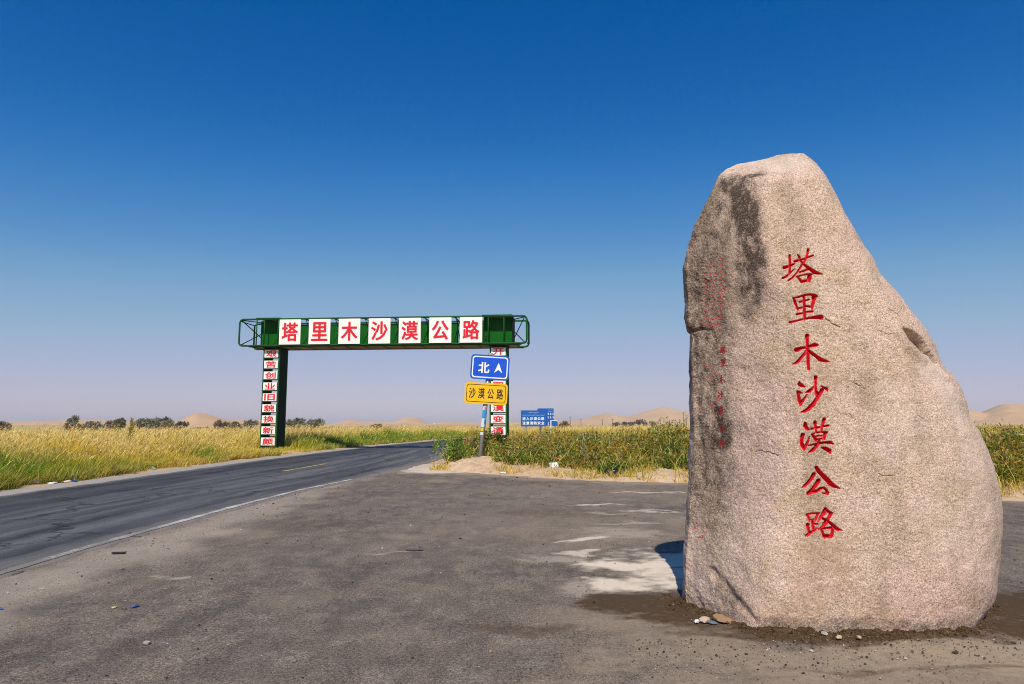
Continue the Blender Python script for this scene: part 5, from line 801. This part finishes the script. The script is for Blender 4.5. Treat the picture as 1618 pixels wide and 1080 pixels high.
SK = [('tree', 'lone dark leafy tree rising highest on the left horizon', 'tree', 106, 129, 655.5, 140, GREY),
 ('shrub', 'low wide grey green shrub directly right of the lone dark tree', 'shrub', 127, 163, 664, 150, GREY), ('shrub', 'low brown thorny shrub at the foot of the lone dark tree', 'shrub', 102, 140, 667, 138, BRN),
 ('shrub', 'small round brownish shrub between the lone tree and the thicket', 'shrub', 168, 182, 662, 110, BRN), ('shrub', 'small round olive shrub beside the tall yellowish weed', 'shrub', 183, 199, 658.5, 115, OLIVE),
 ('shrub', 'leftmost grey shrub of the thicket left of the dune peak, beside the tall weed', 'shrub', 211, 230, 660, 140, GREY), ('shrub', 'narrow grey shrub second in the thicket left of the dune peak', 'shrub', 226, 240, 659.5, 146, GREY),
 ('shrub', 'broad grey green shrub in the middle of the thicket left of the dune peak', 'shrub', 237, 258, 658.5, 142, GREY), ('shrub', 'dark shrub topping the right end of the thicket left of the dune peak', 'shrub', 253, 275, 658, 150, DK),
 ('shrub', 'pale straw coloured shrub before of the dark thicket left of the dune peak', 'shrub', 260, 275, 662, 128, PALEG), ('shrub', 'low dark creeping shrub lying on the left foot of the dune peak', 'shrub', 274, 296, 664.5, 150, DK),
 ('shrub', 'left one of three thin shrubs on the slope right of the dune peak', 'shrub', 339, 353, 662.5, 170, BRN), ('shrub', 'middle and lowest of three thin shrubs on the slope right of the dune peak', 'shrub', 351, 364, 666, 175, BRN), ('shrub', 'right one of three thin shrubs on the slope right of the dune peak', 'shrub', 362, 379, 665, 168, BRN),
 ('shrub', 'pale brown shrub at the far left edge of the picture', 'shrub', -4, 12, 664.5, 150, BRN), ('shrub', 'dark grey shrub just left of the left gate column on the skyline', 'shrub', 383, 408, 662, 190, GREY),
 ('shrub', 'grey tamarisk touching the right side of the left gate column', 'shrub', 446, 470, 661.5, 150, GREY), ('shrub', 'highest grey tamarisk in the clump right of the left gate column', 'shrub', 466, 492, 659, 152, GREY), ('shrub', 'grey tamarisk at the right end of the clump beside the left gate column', 'shrub', 487, 511, 660, 148, GREY),
 ('shrub', 'tiny dark shrub between the two low dunes under the gate', 'shrub', 587, 603, 668.5, 190, BRN), ('shrub', 'dense brown shrub on the skyline right of the blue boards', 'shrub', 880, 907, 663.5, 130, BRN)]
for k, (px0, px1) in enumerate(((968, 979), (981, 992), (994, 1004), (1003, 1013), (1010, 1022), (1026, 1036), (1052, 1060))):
    SK.append(('shrub', 'tiny dark bush in the row at the foot of the far right dunes', 'shrub', px0, px1, (665.5, 664.5, 665, 661.5, 660.5, 664, 665.5)[k], 290, DK))
for nm, lab, cat, p0, p1, yt, Y, cols in SK:
    far = Y == 290
    shrub(nm, lab, cat, at((p0+p1)/2, Y), Y, (p1-p0)/1078.7*Y*.94, top(yt+2.0, Y), cols, 420 if far else 1500, 'row of bushes at the foot of the far dunes' if far else ('shrubs on the skyline' if cat == 'shrub' else None), trunk=not far, lsize=.55 if far else None)
# the green bush on the sand mound and other near plants
shrub('bush', 'loose bright green bush left of the leaning sign pole', 'bush', -2.2, 25.2, 1.25, 1.1, ((.12, .25, .03), (.34, .36, .06)), 2600, lsize=.085, z0=.05)
shrub('bush', 'dark green bush close behind the leaning sign pole', 'bush', -.5, 26.6, 1.4, 1.1, ((.08, .12, .03), (.26, .22, .06)), 2400, lsize=.085, z0=.1)
def tall_weed(label, x, y, h_, cols):
    root = tag(empty('tall_weed', (x, y, -.05)), label, 'plant'); r = np.random.default_rng(int(abs(x)*100)); n = 420
    tt = r.random(n); ph = r.uniform(0, 6.28, n); p = np.stack([.02*h_*tt+.05*np.cos(ph)*(1-tt), .05*np.sin(ph)*(1-tt), h_*(.2+.8*tt)], 1); dv = np.stack([np.cos(ph), np.sin(ph), r.uniform(.3, 1.6, n)], 1); dv /= np.linalg.norm(dv, axis=1)[:, None]
    c = lerp(np.tile(np.array(cols[0]), (n, 1)), np.tile(np.array(cols[1]), (n, 1)), tt); l = (.22-.14*tt)*r.uniform(.6, 1.2, n)*h_/1.6; foliage('leaf_spray', [leaves(p, dv, l, l*.3, c)], root)
    MB().tube([(0, 0, 0), (.01, 0, h_*.5), (.03, 0, h_)], .012, 5, r2=.005).build('stalk', M_BARK, root, True)
tall_weed('tall yellow green weed poking above the reeds and skyline on the left', at(207, 30), 30, 1.86, ((.40, .36, .07), (.52, .44, .12)))
tall_weed('pale upright weed spike among the dark scrub right of the blue boards', at(921, 22), 22, 1.12, ((.30, .32, .16), (.50, .46, .26)))
tall_weed('pale weed spike in the scrub above the white crumpled bag', at(925, 20.8), 20.8, .82, ((.30, .30, .14), (.48, .44, .22)))

# power line poles in the distance
M_POLE = paint('weathered_pole', (.16, .13, .11), .9, .2)
for px, yt, Y, lab in ((901, 657.5, 480, 'thin pole standing tallest just right of the dense brown shrub'), (918, 661, 520, 'short pole in the gap between the brown shrub and the dunes'), (952, 662, 560, 'small pole before the left foot of the pale dune'), (968, 661, 560, 'small pole before the middle of the pale dune'), (1043, 661.5, 560, 'small pole right of the row of tiny bushes'), (1080.5, 650.5, 420, 'tallest pole with a crossarm close to the boulder edge'), (1084.5, 655, 460, 'shorter pole touching the left boulder edge')):
    root = tag(empty('utility_pole', (at(px, Y), Y, -.3)), lab, 'pole', 'power line poles before the dunes'); h_ = top(yt, Y)+.3
    MB().tube([(0, 0, 0), (0, 0, h_)], .26, 7, r2=.2).build('post', M_POLE, root, True); MB().box(-.9, .9, -.1, .1, h_-.9, h_-.65).build('crossarm', M_POLE, root)
    for q in (-.8, 0, .8): MB().tube([(q, 0, h_-.65), (q, 0, h_-.35)], .1, 6).build('insulator', M_POLE, root)
# ---------------------------------------------------------------- soil, stones and litter
def soil_h(X, Y):
    a = np.clip((X-2.749)/1.252, -.999, .999); yb = section(np.zeros_like(X), a, np.ones(X.shape, bool)); d = yb - Y
    n1, n2, n3 = fbm2(X, Y, 3, 4, 100), fbm2(X, Y, 13, 3, 101), fbm2(X, Y, 38, 2, 102)
    return .050*sstep(.34, -.02, d + .12*n1)*(.75+.5*n1) + (.022*n2 + .006*n3)*sstep(.42, .1, d) - .018 - .03*sstep(.3, .5, d) - .08*sstep(1.55, 1.2, X + .1*n1) - .08*sstep(4.2, 4.5, X + .1*n1)
t = NT('dark_soil'); v = t.coords(); a = t.noise(v, 70, 4, .8); b = t.noise(v, 9, 5, .7)
col = t.mix(t.ramp(a, [(.36, 0), (.62, 1)]), C(.022, .012, .006), C(.15, .092, .046)); col = t.mix(t.math('MULTIPLY', t.ramp(b, [(.5, 0), (.66, 1)]), .6), col, C(.20, .135, .075))
t.principled(col, .95, t.bump(t.math('ADD', a, b), 1.0, .02), .1); M_SOIL = t.m
tag(sheet('soil', np.arange(1.1, 4.6, .014), np.arange(4.85, 6.6, .014), soil_h, M_SOIL), kind='structure')
def lump(name, m, loc, size, seed, sq=(1, .8, .6), parent=None, sub=3, rough=.28):
    import bmesh
    bm = bmesh.new(); bmesh.ops.create_icosphere(bm, subdivisions=sub, radius=.5); co = np.array([v.co for v in bm.verts])
    k = 1 + rough*fbm(co*2.2, 3, seed) - .25*np.maximum(0, noise(co*1.7, seed+4))
    co = co*k[:, None]*np.array(sq)*size; co[:, 2] = np.maximum(co[:, 2], -.22*size*sq[2])
    for v, c in zip(bm.verts, co): v.co = c
    me = bpy.data.meshes.new(name); bm.to_mesh(me); bm.free(); o = bpy.data.objects.new(name, me); COL.objects.link(o); me.materials.append(m)
    me.polygons.foreach_set('use_smooth', [sub > 2]*len(me.polygons)); o.location = (loc[0], loc[1], loc[2]+.2*size*sq[2]); o.rotation_euler = (0, 0, seed*1.7)
    if parent: o.parent = parent
    return o
def stone_mat(name, c): return paint(name, c, .85, .3, ((c[0]*.5, c[1]*.45, c[2]*.4), .6), 22)
M_ST1, M_ST2, M_ST3, M_BRICK, M_ST4 = stone_mat('grey_stone', (.36, .32, .28)), stone_mat('tan_stone', (.46, .36, .25)), stone_mat('dark_stone', (.10, .085, .075)), stone_mat('broken_brick', (.30, .18, .10)), stone_mat('pinkish_stone', (.46, .34, .28))
M_PLW, M_PLB, M_PLK = paint('white_litter', (.72, .70, .68), .5, .12, ((.4, .32, .25), .3), 8), paint('blue_litter', (.03, .10, .38), .4, .2), paint('black_plastic', (.015, .016, .02), .3, .2)
tag(lump('stone', M_ST1, (2.35, 5.36, .02), .055, 1, sub=2, rough=.5), 'small grey stone under the middle of the boulder front', 'stone', 'loose stones at the foot of the boulder')
tag(lump('stone', M_ST2, (2.43, 5.30, .015), .045, 2, sub=2, rough=.5), 'small tan stone just right of the grey stone below the boulder', 'stone', 'loose stones at the foot of the boulder')
tag(lump('stone', M_ST4, (2.58, 5.30, .015), .038, 3, sub=2, rough=.5), 'small round pinkish stone farthest right along the boulder foot', 'stone', 'loose stones at the foot of the boulder')
tag(lump('brick_piece', M_BRICK, (1.70, 5.74, .005), .17, 5, (1, .6, .42), sub=2, rough=.6), 'broken brown brick piece wedged at the left foot of the boulder', 'brick')
tag(lump('stone', M_ST4, (1.555, 5.74, .01), .105, 6, (1, .7, .5), sub=2), 'pinkish angular stone chip left of the broken brick', 'stone', 'loose stones at the foot of the boulder')
tag(lump('stone', paint('slate', (.10, .14, .16), .6, .2), (1.60, 5.69, .01), .10, 7, (1, .5, .3), sub=2), 'flat dark slate chip in front of the broken brick', 'stone', 'loose stones at the foot of the boulder')
tag(lump('plastic_scrap', M_PLW, (1.49, 5.73, .01), .09, 8, (1, .45, .25), sub=2), 'small white scrap at the left end of the rubble by the boulder', 'litter')
def crumpled(name, label, m, x, y, s_, seed, sq=(1, .7, .55), z=None):
    z = float(np.maximum(verge_h(np.array([[x]]), np.array([[y]])), 0)[0, 0]) if z is None else z
    return tag(lump(name, m, (x, y, z), s_, seed, sq, sub=3, rough=.75), label, 'litter')
crumpled('plastic_bag', 'black plastic bag lying on the sandy bank below the scrub', M_PLK, 2.86, 19.75, .40, 11)
crumpled('plastic_bag', 'white crumpled bag on the sand at the edge of the scrub', M_PLW, 1.32, 21.6, .36, 12, (1, .7, .6))
crumpled('paper_scrap', 'small white scrap on the sand near the sign pole', M_PLW, -.25, 21.7, .22, 13, (1, .6, .3))
crumpled('plastic_bag', 'small pale bag under the bushes right of the sign pole', M_PLW, .15, 23.2, .3, 14, (1, .6, .5))
crumpled('plastic_jug', 'pale round plastic litter at the scrub edge right of the boulder', paint('clouded_plastic', (.55, .58, .52), .35, .15), 12.3, 15.6, .32, 15, (1, .8, .8))
crumpled('plastic_bottle', 'dark blue litter leftmost on the gravel beyond the road', M_PLB, -12.55, 18.35, .3, 16, (1.2, .5, .45), .02)
crumpled('plastic_bag', 'white flat scrap just right of the dark blue litter beyond the road', M_PLW, -12.05, 18.2, .20, 17, (1.2, .7, .3), .02)
crumpled('plastic_bottle', 'blue litter farther along the gravel right of the white scraps', M_PLB, -12.0, 19.05, .20, 18, (1.2, .5, .5), .02)
crumpled('paper_scrap', 'whitish scrap between the two blue bits on the far gravel', M_PLW, -12.0, 18.75, .15, 19, (1.1, .7, .35), .02)
crumpled('plastic_bottle', 'pale blue litter at the grass edge farthest along the gravel', paint('pale_blue_plastic', (.18, .32, .55), .4, .2), -12.2, 23.6, .2, 20, (1.2, .5, .5), .03)
crumpled('bottle_cap', 'tiny blue scrap lying on the apron in the left foreground', M_PLB, -3.30, 6.21, .055, 21, (1.2, .7, .25), .004)
crumpled('bottle_cap', 'tiny blue scrap at the left edge of the apron', M_PLB, -4.43, 6.13, .06, 22, (1.2, .7, .3), .004)
crumpled('paper_scrap', 'tiny yellowish scrap on the apron beside the blue scrap', paint('yellow_scrap', (.5, .42, .2), .7, .2), -3.47, 6.18, .05, 23, (1.2, .7, .25), .004)
tag(lump('stone', M_ST1, (-2.66, 5.19, .004), .060, 24, sub=2, rough=.5), 'single grey pebble alone on the left foreground of the apron', 'stone')
def strip(name, label, m, x, y, L_m, w_, ang):
    o = MB().box(-L_m/2, L_m/2, -w_/2, w_/2, 0, .02).build(name, m, bevel=.006); o.location = (x, y, .006); o.rotation_euler = (0, 0, ang); tag(o, label, 'litter')
strip('rubber_strip', 'short black rubber strip beside the faded white edge line', M_PLK, -4.84, 8.65, .16, .04, .1)
strip('stick', 'short thin dark stick lying in the middle of the apron', M_ST3, -1.23, 8.86, .22, .025, .02)
# loose grit on the apron, far too many bits to count
n = 5200; r = np.random.default_rng(77)
gy_ = 4.0*(24/4.0)**r.random(n)**.9; gx_ = r.uniform(-.82, .82, n)*gy_; near = r.random(n) < .40
gx_[near] = np.where(r.random(near.sum()) < .7, r.uniform(.8, 4.6, near.sum()), -5.0+.5*r.normal(size=near.sum())*.7); gy_[near] = np.where(gx_[near] > 0, 5.3-np.abs(r.normal(size=near.sum()))*.45, r.uniform(5, 18, near.sum()))
ok = (gx_ > -5.6) & (gy_ < edge_y(gx_)-.2); gx_, gy_ = gx_[ok], gy_[ok]; n = len(gx_)
# crumbs of soil heaped along the foot of the boulder
k = 1500; cx_ = r.uniform(1.35, 4.25, k); cyb = section(np.zeros(k), np.clip((cx_-2.749)/1.252, -.999, .999), np.ones(k, bool)); cy_ = cyb - np.abs(r.normal(size=k))*.13*(1+.8*fbm2(cx_, cx_*0, 3.0, 3, 9)) + .02
gx_, gy_ = np.concatenate([gx_, cx_]), np.concatenate([gy_, cy_]); n0, n = n, len(gx_)
s_ = (.0018+.00045*gy_)*r.lognormal(0, .5, n); s_[n0:] *= .95; gz_ = np.full(n, .004); gz_[n0:] = np.maximum(soil_h(gx_[n0:], gy_[n0:]), .0)+.002
t8 = np.array([(1, 0, .1), (.3, .9, 0), (-.8, .6, .1), (-.9, -.5, 0), (.2, -.9, .1), (.1, .1, .75)]); fc = [(0, 1, 5), (1, 2, 5), (2, 3, 5), (3, 4, 5), (4, 0, 5)]
ang = r.uniform(0, 6.28, n); ca, sa = np.cos(ang), np.sin(ang); T8 = t8[None]*(1+r.normal(size=(n, 6, 1))*.25)
Vx = (T8[..., 0]*ca[:, None]-T8[..., 1]*sa[:, None])*s_[:, None]+gx_[:, None]; Vy = (T8[..., 0]*sa[:, None]+T8[..., 1]*ca[:, None])*s_[:, None]+gy_[:, None]; Vz = T8[..., 2]*s_[:, None]+gz_[:, None]
pal = np.array([(.03, .025, .02), (.06, .045, .035), (.05, .04, .03), (.25, .2, .15), (.45, .4, .34), (.12, .09, .07)]); gc = pal[r.choice(6, n, p=[.3, .25, .15, .13, .07, .10])]; gc[n0:] = np.array([(.03, .017, .009), (.07, .04, .02), (.14, .085, .045), (.24, .17, .11)])[r.choice(4, n-n0, p=[.35, .35, .22, .08])]
t = NT('grit'); at_ = t.n('Attribute', {'attribute_name': 'tint'}); t.principled(at_.outputs['Color'], .9, None, .15)
tag(np_mesh('gravel', np.stack([Vx, Vy, Vz], -1), tris=(np.arange(n)[:, None, None]*6+np.array(fc)[None]).reshape(-1, 3), mat=t.m, attrs={'tint': np.repeat(gc, 6, 0)}), kind='stuff')

# ---------------------------------------------------------------- dusty air over the plain
hz = MB().box(-8200, 8200, -400, 8200, -1.2, 45).build('haze', bpy.data.materials.new('dusty_air')); tag(hz, kind='stuff')
hm = hz.data.materials[0]; hm.use_nodes = True; hm.node_tree.nodes.clear(); ho = hm.node_tree.nodes.new('ShaderNodeOutputMaterial'); hv = hm.node_tree.nodes.new('ShaderNodeVolumePrincipled')
hv.inputs['Color'].default_value = (.93, .91, .95, 1); hv.inputs['Density'].default_value = .00022; hv.inputs['Anisotropy'].default_value = 0.0
hm.node_tree.links.new(hv.outputs[0], ho.inputs['Volume'])
